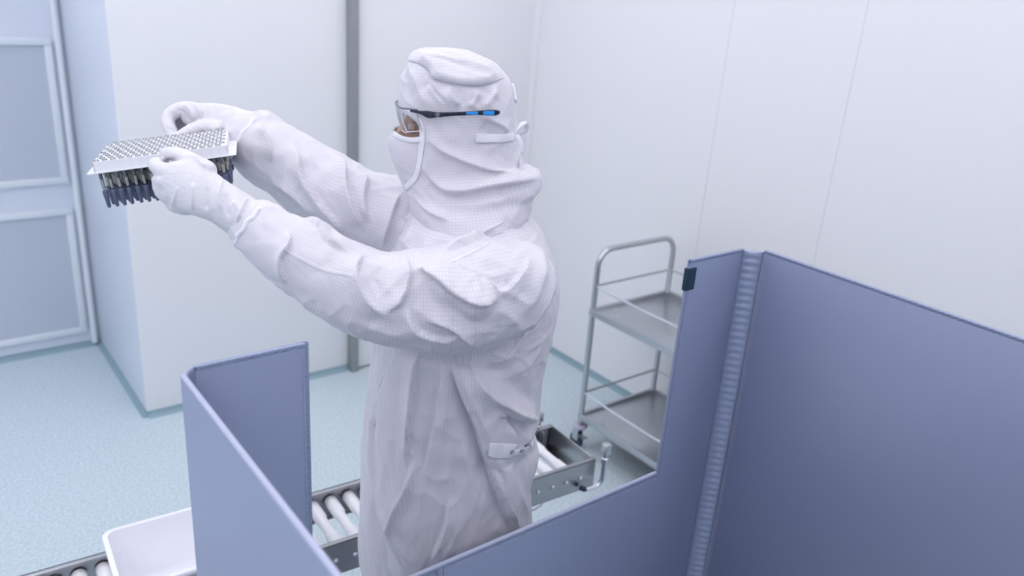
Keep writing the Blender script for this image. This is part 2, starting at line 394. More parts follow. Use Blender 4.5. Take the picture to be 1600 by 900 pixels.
# ------------------------------------------------------------------ steel trolley
cart = empty('service_trolley', (2.56, 1.97, 0)); tag(cart, 'two-shelf stainless steel trolley on castors standing by the right wall', 'trolley')
cx0, cx1, cy0, cy1 = 2.328-2.56, 2.800-2.56, 1.62-1.97, 2.335-1.97
Rt = .0125
for y, ztop in ((cy1, .965), (cy0, .80)):
    if y == cy1:
        pts = [(cx0, y, .13)]+arc((cx0+.075, y, ztop-.075), (-1, 0, 0), (0, 0, 1), .075, 0, PI/2)+arc((cx1-.075, y, ztop-.075), (0, 0, 1), (1, 0, 0), .075, 0, PI/2)+[(cx1, y, .13)]
        MB().tube(pts, Rt, 14).build('push_handle', M_steel, cart)
    else:
        for x in (cx0, cx1): MB().tube([(x, y, .13), (x, y, ztop)], Rt, 14).build('post', M_steel, cart)
for z in (.175, .69):
    nm = 'shelf'
    mb = MB(); o = .012
    mb.box((cx0-o, cy0-o, z-.004), (cx1+o, cy1+o, z))
    for a, b in (((cx0-o, cy0-o), (cx0+.004, cy1+o)), ((cx1-.004, cy0-o), (cx1+o, cy1+o)), ((cx0+.004, cy0-o), (cx1-.004, cy0+.004)), ((cx0+.004, cy1-.004), (cx1-.004, cy1+o))):
        mb.box((a[0], a[1], z-.022), (b[0], b[1], z+.010))
    mb.build(nm, M_steel, cart, bevel=.003)
    mb2 = MB()
    zr = z+.115
    for p, q in (((cx0, cy0), (cx0, cy1)), ((cx1, cy0), (cx1, cy1)), ((cx0, cy1), (cx1, cy1)), ((cx0, cy0), (cx1, cy0))):
        sag = .012 if p[0] == q[0] == cx0 else 0
        mb3 = MB().tube([(p[0]+(q[0]-p[0])*k/8, p[1]+(q[1]-p[1])*k/8, zr-sag*4*(k/8)*(1-k/8)) for k in range(9)], .0055, 10)
        mb3.build('guard_rail', M_chrome if p[0] == q[0] == cx0 else M_steel, cart)
for x in (cx0, cx1):
    for y in (cy0, cy1):
        c = empty('castor', (x, y, 0)); c.parent = cart
        MB().lathe([(.006, .128), (.034, .126), (.036, .118), (.032, .112), (.008, .108)], 20).build('bumper_disc', M_castg, c)
        MB().box((-.016, -.006, .045), (-.012, .030, .110)).box((.012, -.006, .045), (.016, .030, .110)).box((-.016, -.01, .100), (.016, .03, .112)).build('fork', M_steel, c, bevel=.001)
        Mx = Matrix.Translation((0, .015, .038)) @ Matrix.Rotation(PI/2, 4, 'Y')
        MB().lathe([(.006, -.011), (.033, -.011), (.038, -.006), (.038, .006), (.033, .011), (.006, .011)], 24, Mx).build('wheel', M_rubber, c)
        MB().box((-.012, -.045, .070), (.012, -.004, .075)).build('brake_pedal', M_steel_d, c, bevel=.001)

# ------------------------------------------------------------------ roller conveyor
ang = math.atan2(-.067, .998)
conv = empty('roller_conveyor', (1.612, 1.530, 0), ang); tag(conv, 'steel roller conveyor with white rollers running behind the gowned worker', 'conveyor')
CW, CZ, CLn = .242, .62, 2.25
def rail(y, s):
    mb = MB(); mb.box((-CLn, y, CZ-.098), (0, y+.004*s, CZ)); mb.box((-CLn, y, CZ-.004), (0, y+.016*s, CZ)); mb.box((-CLn, y, CZ-.098), (0, y+.016*s, CZ-.094))
    mb.build('side_rail', M_steel_d, conv, bevel=.001)
rail(0, 1); rail(CW, -1)
MB().box((-.004, .004, CZ-.098), (0, CW-.004, CZ)).box((-.03, .004, CZ-.098), (-.004, CW-.004, CZ-.094)).build('end_plate', M_steel_d, conv, bevel=.001)
MB().box((-.05, CW-.03, CZ-.095), (-.046, CW-.004, CZ-.006)).box((-.05, CW-.012, CZ-.095), (-.02, CW-.008, CZ-.006)).build('corner_bracket', M_steel, conv, bevel=.001)
rp = [(.010, 0), (.0175, .001), (.0185, .006), (.0185, .075), (.0150, .088), (.0150, .118), (.0150, .124), (.0150, .150), (.0185, .163), (.0185, .224), (.0175, .229), (.010, .230)]
x = -.088
rm = MB().lathe(rp, 20, Matrix.Translation((0, .006, 0)) @ Matrix.Rotation(-PI/2, 4, 'X')).mesh('roller')
bo = MB().lathe([(.0062, 0), (.0058, -.003), (.0040, -.0052), (.0012, -.0060)], 14, Matrix.Rotation(-PI/2, 4, 'X')).mesh('bolt')
while x > -CLn:
    r = link('roller', rm, M_roller, conv); r.location = (x, 0, CZ-.040)
    b = link('bolt', bo, M_plast, conv); b.location = (x+.03, 0, CZ-.050)
    x -= .0535
for x in (-.55, -1.7):
    for y in (.02, CW-.02):
        lg = MB(); lg.box((x-.018, y-.018, .01), (x+.018, y+.018, CZ-.095)); lg.box((x-.035, y-.03, 0), (x+.035, y+.03, .012)); lg.build('leg', M_steel_d, conv, bevel=.002)
    MB().box((x-.012, .03, .2), (x+.012, CW-.03, .23)).build('cross_bar', M_steel_d, conv, bevel=.002)
# J-shaped latch with a square knob at each end corner
for y, s, lx, lz in ((-.014, -1, .0, 0), (CW+.010, 1, -.058, -.014)):
    lt = empty('latch', (lx, y, CZ+lz)); lt.parent = conv
    pts = [(.018, s*.006, .028), (.018, s*.006, -.06)]+arc((-.008, s*.006, -.060), (1, 0, 0), (0, 0, -1), .026, 0, PI/2, 8)+[(-.045, s*.004, -.086)]
    MB().tube(pts, .0080, 12).build('hook', M_chrome, lt)
    MB().box((.006, s*.006-.012, .028), (.030, s*.006+.012, .062)).build('knob', M_steel, lt, bevel=.002)
    MB().lathe([(.011, 0), (.011, .018), (.008, .022)], 12, Matrix.Translation((.018, s*.006, -.008))).build('collar', M_chrome, lt)
    MB().tube([(-.046, s*.004, -.086), (-.060, -s*.006, -.080)], .0085, 10).build('pivot', M_rubber, lt)
MB().tube([(-.285, .03, CZ-.1)]+[(-.285+.02*k, .02, CZ-.11-.02*math.sin(k*.5)) for k in range(1, 6)]+[(-.16, .03, CZ-.097)], .0018, 8).build('wire', M_castg, conv)

# ------------------------------------------------------------------ white bin standing on the rollers
bn = empty('plastic_bin', (.245, 1.665, .6003), ang); tag(bn, 'shallow white plastic bin with a rounded rim standing on the rollers at left', 'bin')
BL, BW, BH = .42, .235, .138
mb = MB(); ringsp = []
def rr_ring(ins, z, r): return [(x_, y_, z) for x_, y_ in rrect(ins, -BW/2+ins, BL-ins, BW/2-ins, max(r-ins*.4, .004), 6)]
prof = [(.034, 0, .03), (.028, .004, .03), (.020, BH*.62, .03), (.013, BH*.66, .03), (.010, BH-.010, .028), (0, BH-.010, .026), (0, BH-.002, .026), (.002, BH, .026), (.011, BH, .026), (.0135, BH-.004, .026), (.0175, BH*.70, .03), (.0245, BH*.665, .03), (.034, .012, .03), (.042, .005, .03)]
for ins, z, r in prof: ringsp.append(rr_ring(ins, z, r))
n = len(ringsp[0]); V = [p for q in ringsp for p in q]
F = [(i*n+k, i*n+(k+1) % n, (i+1)*n+(k+1) % n, (i+1)*n+k) for i in range(len(prof)-1) for k in range(n)]+[tuple(reversed(range(n))), tuple((len(prof)-1)*n+k for k in range(n))]
MB().add(V, F).build('tub', M_plast, bn, smooth=.9)
MB().prism(rrect(.10, BH-.075, .20, BH-.022, .003), 0, .001, lambda u, v_, w_: (u, -BW/2+.0095-w_, v_)).build('label_card', mat('label_card', (.50, .52, .68), .5), bn)
tx = bpy.data.curves.new('lettering', 'FONT'); tx.body = 'par-'; tx.size = .014; tx.extrude = .0002
to = bpy.data.objects.new('lettering_tmp', tx); COL.objects.link(to)
bpy.context.view_layer.update(); me = bpy.data.meshes.new_from_object(to.evaluated_get(bpy.context.evaluated_depsgraph_get())); bpy.data.objects.remove(to)
lo = link('lettering', me, M_ink, bn, False); lo.rotation_euler = (PI/2, 0, 0); lo.location = (.150, -BW/2+.0080, BH-.040)

# ------------------------------------------------------------------ syringe nest held in both hands
RT = np.array([.297, 1.629, 1.638])
RM = np.array([[.931, .342, -.127], [-.335, .939, .076], [.145, -.029, .989]])
RL, RW, RH = .238, .205, .020
RMAT = Matrix([[*RM[0], RT[0]], [*RM[1], RT[1]], [*RM[2], RT[2]], [0, 0, 0, 1]])
nest = empty('syringe_rack'); nest.matrix_world = RMAT
tag(nest, 'translucent white nest rack full of syringes held up in both gloved hands', 'rack')
MB().prism(rrect(-.014, -.004, RL+.014, RW+.004, .004), -RH-.0014, -RH, lambda u, v_, w_: (u, v_, w_)).build('flange_plate', M_rack, nest)
NX, NY = 16, 10
PX, PY = (RL-.0155)/15.5, (RW-.012)/9
def spot(i, j): return .0068+PX*(i+(.5 if j % 2 else 0)), .006+PY*j
bx = MB()
for a, b in (((0, 0), (RL, .0014)), ((0, RW-.0014), (RL, RW)), ((0, 0), (.0014, RW)), ((RL-.0014, 0), (RL, RW))): bx.box((*a, -RH), (*b, -.001))
for i in range(NX):
    xx = .0068+PX*i; bx.tube([(xx, .0010, -RH), (xx, .0010, -.003)], .0016, 8); bx.tube([(xx, RW-.001, -RH), (xx, RW-.001, -.003)], .0016, 8)
for j in range(NY):
    for xx in (.001, RL-.001): bx.tube([(xx, .006+PY*j, -RH), (xx, .006+PY*j, -.003)], .0016, 8)
bx.build('nest_wall', M_rack, nest)
bx = MB(); bx.box((.0014, .0014, -.0035), (RL-.0014, RW-.0014, -.0022))
for j in range(NY):
    for i in range(NX):
        x_, y_ = spot(i, j); n = 12
        V = [(x_+rr*math.cos(2*PI*k/n), y_+rr*math.sin(2*PI*k/n), z) for rr, z in ((.0060, -.0025), (.0060, .0003), (.0051, .0003), (.0051, -.0025)) for k in range(n)]
        bx.add(V, [(q*n+k, q*n+(k+1) % n, (q+1)*n+(k+1) % n, (q+1)*n+k) for q in range(3) for k in range(n)])
bx.build('socket_grid', M_rack, nest)
g1 = MB().lathe([(.0016, .0020), (.0046, .0020), (.0049, .0012), (.0046, .0004), (.0033, -.001), (.0033, -.052), (.0018, -.0555)], 12).mesh('barrel')
g2 = MB().lathe([(.0029, -.0225), (.0032, -.024), (.0029, -.026), (.0032, -.028), (.0029, -.030), (.0032, -.032), (.0026, -.0345)], 10).mesh('stopper')
g3 = MB().lathe([(.0026, -.0358), (.0028, -.037), (.0028, -.0505), (.0014, -.0530)], 10).mesh('solution')
g4 = MB().lathe([(.0026, -.0555), (.0046, -.0560), (.0049, -.059), (.0046, -.0700), (.0043, -.0705), (.0034, -.0860), (.0024, -.0885)], 12).mesh('needle_shield')
proto = None; srng = random.Random(4)
ordn = ['first', 'second', 'third', 'fourth', 'fifth', 'sixth', 'seventh', 'eighth', 'ninth', 'tenth', 'eleventh', 'twelfth', 'thirteenth', 'fourteenth', 'fifteenth', 'last']
rown = ['front', 'second', 'third', 'fourth', 'fifth', 'sixth', 'seventh', 'eighth', 'ninth', 'back']
for j in range(NY):
    for i in range(NX):
        if proto is None:
            s = proto = empty('syringe')
            parts = [link('barrel', g1, M_glass, s), link('stopper', g2, M_stopper, s), link('solution', g3, M_liquid, s), link('needle_shield', g4, M_shield, s)]
        else:
            s = proto.copy(); COL.objects.link(s)
            for p in parts: c = p.copy(); COL.objects.link(c); c.parent = s
        x_, y_ = spot(i, j)
        s.matrix_world = RMAT @ Matrix.Translation((x_, y_, 0)) @ Matrix.Rotation(srng.uniform(-.02, .02), 4, 'X') @ Matrix.Rotation(srng.uniform(-.02, .02), 4, 'Y')
        tag(s, 'clear syringe with dark needle shield, %s from left in the %s row' % (ordn[i], rown[j]), 'syringe', 'syringes hanging in the nest')

# ------------------------------------------------------------------ surfaces for the person: overlapping lofts fused by voxels
def ring_loft(C, A, B, n=40, e=1.0):
    """rings centre C, half axes A, B (vectors), closed at both ends"""
    V = []
    for c, a, b in zip(C, A, B):
        for k in range(n):
            t = 2*PI*k/n; ct, st = math.cos(t), math.sin(t)
            V.append(c+a*math.copysign(abs(ct)**e, ct)+b*math.copysign(abs(st)**e, st))
    m = len(C); F = [(i*n+k, i*n+(k+1) % n, (i+1)*n+(k+1) % n, (i+1)*n+k) for i in range(m-1) for k in range(n)]
    F += [tuple(reversed(range(n))), tuple((m-1)*n+k for k in range(n))]
    return V, F
def limb(keys, sub=6, n=28, scale=1.0, k=1.0):
    """keys: (x, y, D, radius in image units[, depth factor]); round-ended tapering limb. returns verts, faces, axis, radii"""
    K = np.array([[*P(q[0], q[1], q[2]), q[3]*q[2]/FPX*scale, (q[4] if len(q) > 4 else k)] for q in keys])
    S = catmull(K, sub); c = S[:, :3]; r = S[:, 3]; kk = S[:, 4]
    T = np.gradient(c, axis=0); T /= np.linalg.norm(T, axis=1)[:, None]
    view = c-CAM; view /= np.linalg.norm(view, axis=1)[:, None]
    n1 = np.cross(T, view); n1 /= np.linalg.norm(n1, axis=1)[:, None]; n2 = np.cross(T, n1)
    C = []; A = []; B = []
    for a in (80, 55, 30): q = math.radians(a); C.append(c[0]-T[0]*r[0]*kk[0]**.5*math.sin(q)*.9); A.append(n1[0]*r[0]*math.cos(q)); B.append(n2[0]*r[0]*kk[0]*math.cos(q))
    for i in range(len(c)): C.append(c[i]); A.append(n1[i]*r[i]); B.append(n2[i]*r[i]*kk[i])
    for a in (30, 55, 80): q = math.radians(a); C.append(c[-1]+T[-1]*r[-1]*math.sin(q)*.9); A.append(n1[-1]*r[-1]*math.cos(q)); B.append(n2[-1]*r[-1]*kk[-1]*math.cos(q))
    V, F = ring_loft(C, A, B, n); return V, F, c, r
def fuse(parts, voxel, smooth=3):
    mb = MB()
    for V, F in parts: mb.add(V, F)
    me = mb.mesh('tmp'); o = bpy.data.objects.new('tmp', me); COL.objects.link(o)
    md = o.modifiers.new('r', 'REMESH'); md.mode = 'VOXEL'; md.voxel_size = voxel
    bpy.context.view_layer.update()
    me2 = bpy.data.meshes.new_from_object(o.evaluated_get(bpy.context.evaluated_depsgraph_get()))
    bpy.data.objects.remove(o); bpy.data.meshes.remove(me)
    V = np.empty(len(me2.vertices)*3); me2.vertices.foreach_get('co', V); V = V.reshape(-1, 3)
    E_ = np.empty(len(me2.edges)*2, int); me2.edges.foreach_get('vertices', E_); E_ = E_.reshape(-1, 2)
    deg = np.bincount(E_.ravel(), minlength=len(V))[:, None].astype(float)
    def lap(X):
        S = np.zeros_like(X)
        for k in range(3): S[:, k] = np.bincount(E_[:, 0], X[E_[:, 1], k], len(X))+np.bincount(E_[:, 1], X[E_[:, 0], k], len(X))
        return S/np.maximum(deg, 1)-X
    for i in range(smooth): V = V+.6*lap(V)
    return me2, V, lap
def set_co(me, V): me.vertices.foreach_set('co', np.ascontiguousarray(V, float).ravel()); me.update()
def normals(me): N = np.empty(len(me.vertices)*3); me.vertex_normals.foreach_get('vector', N); return N.reshape(-1, 3)
def bvh_of(me): return BVHTree.FromPolygons([v.co.copy() for v in me.vertices], [tuple(p.vertices) for p in me.polygons])
def cast(bv, x, y):
    h = bv.ray_cast(Vector(CAM), Vector(ray(x, y)).normalized())
    return None if h[0] is None else (np.array(h[0]), np.array(h[1]))
def on_surf(bv, pts, step=5):
    out = []
    for x, y in resample(pts, step):
        h = cast(bv, x, y)
        if h is not None: out.append(h)
    return out
def smooth_px(pts): return catmull(pts, 5) if len(pts) > 2 else np.array(pts, float)
def fold_field(V, bv, folds):
    """folds: (amp, width, [(x, y)...]) crease lines lying on the cloth; returns offset along the normal"""
    D = np.zeros(len(V))
    for amp, wd, px in folds:
        H = on_surf(bv, smooth_px(px), 4)
        if len(H) < 2: continue
        L_ = np.array([h[0] for h in H])
        # drop jumps between separate surfaces
        seg = np.linalg.norm(np.diff(L_, axis=0), axis=1)
        lo_, hi_ = L_.min(0)-3*wd, L_.max(0)+3*wd
        idx = np.where(np.all((V > lo_) & (V < hi_), axis=1))[0]
        if not len(idx): continue
        X = V[idx]; best = np.full(len(idx), 9.); tb = np.zeros(len(idx)); m = len(L_)-1
        for k in range(m):
            if seg[k] > .03: continue
            a, b = L_[k], L_[k+1]; ab = b-a; t = np.clip((X-a)@ab/(ab@ab+1e-12), 0, 1)
            d = np.linalg.norm(X-a-t[:, None]*ab, axis=1); u = d < best; best[u] = d[u]; tb[u] = (k+t[u])/m
        tap = np.clip(np.minimum(tb, 1-tb)*4+.12, 0, 1); tap = tap*tap*(3-2*tap)
        q = best/wd
        D[idx] += amp*tap*(1.15*np.exp(-(q*1.15)**1.35) if amp > 0 else .8*np.exp(-(q*.85)**2))
    return D
from mathutils import noise as _nz
def wrinkle(V, d, along, across, seed, mask=None, wt=None):
    """sharp-crested creases running along direction d; along and across are their lengths in metres"""
    d = np.array(d, float); d /= np.linalg.norm(d)
    a = V@d; Q = (V-a[:, None]*d)/across+(a/along)[:, None]*d+seed*7.31
    W = Q+.45*np.sin(Q[:, [1, 2, 0]]*1.1+seed)
    out = np.zeros(len(V)); idx = np.arange(len(V)) if mask is None else np.where(mask > .01)[0]
    nf = _nz.noise
    for i in idx:
        n1 = nf(W[i]); out[i] = (1-min(1, abs(n1)*2.6))**2*(.55+.9*max(0, nf(Q[i]*.37+5.5)+.25))-.25
    if mask is not None: out *= mask
    return out
def step_field(V, bv, steps):
    """overlapping pleats: cloth lifted on one side of a line, dropping sharply at it. positive: lifted on the right of a line going down, above a line going right"""
    D = np.zeros(len(V))
    for amp, wd, px in steps:
        H = on_surf(bv, smooth_px(px), 5)
        if len(H) < 3: continue
        L_ = np.array([h[0] for h in H]); nn = np.array([h[1] for h in H])
        for _ in range(3): nn[1:-1] = nn[:-2]+nn[1:-1]+nn[2:]; nn /= np.linalg.norm(nn, axis=1)[:, None]
        lo_, hi_ = L_.min(0)-2.5*wd, L_.max(0)+2.5*wd
        idx = np.where(np.all((V > lo_) & (V < hi_), axis=1))[0]; X = V[idx]; best = np.full(len(idx), 9.); tb = np.zeros(len(idx)); sd = np.zeros(len(idx)); m = len(L_)-1
        for k in range(m):
            a, b = L_[k], L_[k+1]; ab = b-a; ln = np.linalg.norm(ab)
            if ln > .035: continue
            t = np.clip((X-a)@ab/(ab@ab+1e-12), 0, 1); w_ = X-a-t[:, None]*ab; d = np.linalg.norm(w_, axis=1); u = d < best
            sv = np.cross(nn[k], ab/ln); best[u] = d[u]; tb[u] = (k+t[u])/m; sd[u] = (w_@sv)[u]
        tap = np.clip(np.minimum(tb, 1-tb)*3.2+.05, 0, 1); tap = tap*tap*(3-2*tap)
        x = sd*(1 if amp > 0 else -1); far = best/wd
        f = np.where(x > 0, np.exp(-far*1.1)*np.clip(x/.004+.5, 0, 1), -.35*np.exp(-(best/(.35*wd))**2)*np.clip(-x/.004+.5, 0, 1))
        D[idx] += abs(amp)*tap*f
    return D
def rumple(V, rng, amp, wl, n=7, ax=None):
    D = np.zeros(len(V)); W = V+.35*wl*np.sin(V[:, [1, 2, 0]]*2*PI/(wl*2.3))
    for i in range(n):
        d = rng.normal(size=3)
        if ax is not None: d = d+ax*rng.normal()*1.6
        d /= np.linalg.norm(d); D += np.sin(W@d*2*PI/(wl*rng.uniform(.7, 1.5))+rng.uniform(0, 6))
    return amp*D/math.sqrt(n)
def set_uv(me, fn):
    """fn(V, face centres) -> face uv by part"""
    uv = me.uv_layers.new(name='weave'); nl = len(me.loops)
    lv = np.empty(nl, int); me.loops.foreach_get('vertex_index', lv)
    fc = np.empty(len(me.polygons)*3); me.polygons.foreach_get('center', fc); fc = fc.reshape(-1, 3)
    lt = np.empty(len(me.polygons), int); me.polygons.foreach_get('loop_total', lt)
    lf = np.repeat(np.arange(len(me.polygons)), lt)
    V = np.empty(len(me.vertices)*3); me.vertices.foreach_get('co', V); V = V.reshape(-1, 3)
    uv.data.foreach_set('uv', fn(V[lv], fc, lf).ravel())
def ribbon(H, width, th=.0012, lift=.0006, name='piping', m=None, parent=None, ruffle=0.):
    """flat band laid along surface hits (point, normal)"""
    pts = np.array([h[0] for h in H]); nn = np.array([h[1] for h in H])
    for _ in range(3): nn[1:-1] = (nn[:-2]+nn[1:-1]+nn[2:]); nn /= np.linalg.norm(nn, axis=1)[:, None]
    for _ in range(2): pts[1:-1] = (pts[:-2]+2*pts[1:-1]+pts[2:])/4
    T = np.gradient(pts, axis=0); T /= np.linalg.norm(T, axis=1)[:, None]+1e-12
    S = np.cross(nn, T); S /= np.linalg.norm(S, axis=1)[:, None]; V = []
    for i, (p, q, s) in enumerate(zip(pts, nn, S)):
        w_ = width/2*(1+ruffle*math.sin(i*1.9)); 
        V += [p+q*(lift)-s*w_, p+q*(lift+th)-s*w_*.85, p+q*(lift+th*1.4), p+q*(lift+th)+s*w_*.85, p+q*lift+s*w_, p-q*.002]
    n = 6; k = len(pts); F = [(i*n+j, i*n+(j+1) % n, (i+1)*n+(j+1) % n, (i+1)*n+j) for i in range(k-1) for j in range(n)]+[tuple(range(n)), tuple(reversed(range((k-1)*n, k*n)))]
    return MB().add(V, F).build(name, m or M_piping, parent, smooth=True)

# body plane: person stands between the screen and the conveyor, turned to the left
O = np.array([.92, 1.35, 0.]); FD = np.array([-.82, .57, 0]); FD /= np.linalg.norm(FD); LAT = np.array([-FD[1], FD[0], 0.])  # LAT: the worker's left
def on_plane(x, y):
    d = ray(x, y); t = ((O-CAM)@LAT)/(d@LAT); return CAM+d*t
ZH = np.array([0, 0, 1.])
HC = np.array([.905, 1.35, 1.72]); HF = np.array([-.86, .51, 0.]); HF /= np.linalg.norm(HF); HL = np.array([-HF[1], HF[0], 0.])
def hl(f, l, u): return HC+HF*f+HL*l+ZH*u
def to_hl(p): q = np.asarray(p)-HC; return q@HF, q@HL, q@ZH

def stack(rows, sub=5, shrink=0., n=48, e=.92, dy=0):
    K = []
    for y, xl, xr, w_ in rows:
        a, b = on_plane(xl+shrink, y), on_plane(xr-shrink, y); K.append([*((a+b)/2), *((a-b)/2), max(w_-shrink*.0012, .01)])
    S = catmull(K, sub); return ring_loft(S[:, :3], S[:, 3:6], [LAT*q for q in S[:, 6]], n, e)
HOOD_ROWS = [(74.5, 670, 702, .020), (78, 650, 728, .045), (86, 640, 750, .062), (100, 635, 775, .078), (122, 627, 795, .088), (150, 623, 804, .093), (175, 620, 806, .094), (198, 617, 808, .093),
             (215, 611, 811, .090), (240, 611, 814, .089), (256, 615, 819, .088), (263, 618, 836, .089), (272, 622, 845, .092), (286, 628, 847, .097), (297, 632, 844, .101), (306, 636, 833, .106), (322, 641, 831, .118), (345, 652, 822, .128), (372, 668, 805, .125), (400, 690, 780, .10)]
TORSO = [(1.565, .060, -.125, .085), (1.545, .085, -.150, .112), (1.515, .105, -.178, .145), (1.475, .122, -.200, .180), (1.43, .138, -.218, .203), (1.375, .150, -.226, .212), (1.29, .165, -.221, .208), (1.20, .174, -.208, .198), (1.12, .181, -.206, .192), (1.075, .184, -.207, .190), (1.048, .186, -.192, .188), (1.02, .187, -.202, .187),
         (.995, .188, -.212, .186), (.95, .190, -.210, .185), (.90, .193, -.201, .184), (.85, .195, -.202, .183), (.79, .198, -.212, .181), (.74, .199, -.216, .179), (.68, .200, -.222, .176), (.62, .19, -.21, .16)]
def torso_loft(sh=0.):
    K = [[*(O+FD*(sf+sb)/2+ZH*z), (sf-sb)/2-sh, w_-sh] for z, sf, sb, w_ in TORSO]
    S = catmull(K, 4); return ring_loft(S[:, :3], [FD*q for q in S[:, 3]], [LAT*q for q in S[:, 4]], 56, .90)
LSLEEVE = [(806, 440, 1.555, 66, 1.1), (770, 452, 1.535, 84, .92), (710, 467, 1.51, 88, .86), (650, 468, 1.495, 80, .86), (590, 463, 1.485, 72, .88), (530, 437, 1.478, 66, .92), (480, 408, 1.472, 59, .95), (430, 377, 1.468, 51, 1), (397, 353, 1.465, 42, 1)]
RSLEEVE = [(735, 365, 1.80, 62, 1), (680, 360, 1.80, 66, 1), (620, 343, 1.79, 66, 1), (560, 325, 1.785, 62, 1), (500, 292, 1.78, 62, 1), (455, 260, 1.775, 56, 1), (420, 240, 1.77, 54, 1), (389, 219, 1.765, 46, 1)]
def leg_loft(side, sh=0.):
    K = []
    for z, s_, r_, a_ in ((.80, -.01, .150, .062), (.66, -.008, .142, .080), (.45, .0, .115, .095), (.28, .0, .098, .100), (.12, -.005, .085, .105), (.03, -.005, .075, .105)):
        K.append([*(O+FD*s_+LAT*side*a_+ZH*z), r_-sh])
    S = catmull(K, 5); return ring_loft(S[:, :3], [FD*q*1.15 for q in S[:, 3]], [LAT*q*.72 for q in S[:, 3]], 32)
def boot_loft(side, sh=0.):
    K = [[*(O+FD*s_+LAT*side*.105+ZH*z), a_-sh, b_-sh] for s_, z, a_, b_ in ((-.135, .045, .030, .030), (-.11, .055, .055, .045), (-.03, .056, .056, .048), (.06, .046, .046, .052), (.13, .036, .036, .048), (.165, .028, .022, .030))]
    S = catmull(K, 4); return ring_loft(S[:, :3], [ZH*q for q in S[:, 3]], [LAT*q for q in S[:, 4]], 24, .85)

# hands: palms and five bent fingers each
LH = dict(
    palm=[(352, 322, 1.455, 31, .9), (325, 306, 1.450, 37, .68), (298, 293, 1.448, 40, .55), (276, 289, 1.450, 38, .52), (262, 290, 1.455, 30, .5)],
    heel=[(330, 300, 1.46, 30, .8), (290, 310, 1.465, 27, .8), (276, 312, 1.470, 22, .8)],
    thumb=[(322, 268, 1.455, 18), (298, 252, 1.462, 14.5), (276, 242, 1.478, 12.5), (259, 240, 1.492, 10)],
    index=[(276, 272, 1.448, 16), (254, 266, 1.450, 13.5), (244, 259, 1.455, 12), (246, 256, 1.472, 11), (256, 259, 1.490, 9.5)],
    middle=[(276, 286, 1.448, 17), (256, 283, 1.452, 14.5), (250, 283, 1.468, 12.5), (262, 287, 1.487, 11), (276, 290, 1.490, 9.5)],
    ring=[(284, 300, 1.450, 17), (266, 302, 1.455, 14), (262, 303, 1.470, 12.5), (273, 305, 1.488, 11), (287, 305, 1.490, 9.5)],
    little=[(294, 312, 1.452, 17), (278, 320, 1.458, 13), (275, 321, 1.470, 11.5), (284, 320, 1.486, 10), (296, 316, 1.487, 8.5)])
RH_ = dict(
    palm=[(384, 203, 1.765, 29, .8), (362, 199, 1.765, 33, .60), (338, 191, 1.762, 30, .5), (312, 184, 1.760, 24, .5), (298, 180, 1.76, 18, .55)],
    heel=[(374, 214, 1.755, 22, .8), (352, 215, 1.750, 20, .8), (330, 206, 1.748, 16, .8)],
    thumb=[(345, 205, 1.748, 17), (318, 200, 1.742, 13.5), (296, 207, 1.732, 11.5), (280, 216, 1.722, 9.5)],
    index=[(310, 178, 1.758, 17), (288, 170, 1.756, 12), (268, 178, 1.752, 11), (262, 191, 1.745, 10.5), (268, 207, 1.735, 10), (272, 217, 1.728, 8.5)],
    middle=[(305, 182, 1.775, 16), (282, 174, 1.782, 12), (267, 186, 1.780, 11), (266, 200, 1.772, 10.5), (276, 216, 1.762, 9)],
    ring=[(310, 190, 1.785, 15), (290, 187, 1.80, 11.5), (279, 199, 1.80, 11), (281, 213, 1.79, 10), (293, 224, 1.775, 9)],
    little=[(320, 200, 1.79, 14), (304, 202, 1.812, 10.5), (297, 213, 1.81, 9.5), (300, 226, 1.80, 9), (310, 234, 1.785, 8)])
def hand_parts(H, sc=1.0): return [limb(H[k], 5, 20, sc)[:2] for k in H]

# -- body (continuous skin under the clothes)
HEAD_ROWS = [(96, 668, 748, .04), (108, 650, 772, .060), (130, 640, 788, .072), (155, 634, 794, .077), (172, 633, 794, .077), (186, 637, 792, .075), (200, 634, 788, .073), (214, 630, 782, .070), (232, 630, 772, .064), (252, 632, 764, .055), (268, 638, 758, .045), (282, 655, 755, .04)]
def capsule(pts, rs): 
    mbx = MB(); K = catmull([[*p, r] for p, r in zip(pts, rs)], 4)
    d0 = K[0, :3]-K[1, :3]; d0 /= np.linalg.norm(d0); d1 = K[-1, :3]-K[-2, :3]; d1 /= np.linalg.norm(d1)
    pp = [K[0, :3]+d0*K[0, 3]*.8]+[k[:3] for k in K]+[K[-1, :3]+d1*K[-1, 3]*.8]; rr = [K[0, 3]*.5]+list(K[:, 3])+[K[-1, 3]*.5]
    mbx.tube(pp, rr, 16); return mbx.v, mbx.f
bp = [stack(HEAD_ROWS, 4, 0, 40, 1.0), torso_loft(.042), leg_loft(1, .03), leg_loft(-1, .03), boot_loft(1, .014), boot_loft(-1, .014)]
bp += [limb(LSLEEVE+[(352, 324, 1.457, 27)], 5, 24, .74)[:2], limb(RSLEEVE+[(372, 205, 1.765, 25)], 5, 24, .74)[:2]]
bp += hand_parts(LH, .68)+hand_parts(RH_, .68)
bp += [capsule([hl(.0, 0, -.07), hl(-.02, 0, -.14), hl(-.03, 0, -.20)], [.052, .054, .06])]
bp += [capsule([hl(.092, 0, .012), hl(.104, 0, -.010), hl(.114, 0, -.030)], [.007, .009, .012]), capsule([hl(.098, .010, -.034), hl(.098, -.010, -.034)], [.009, .009])]
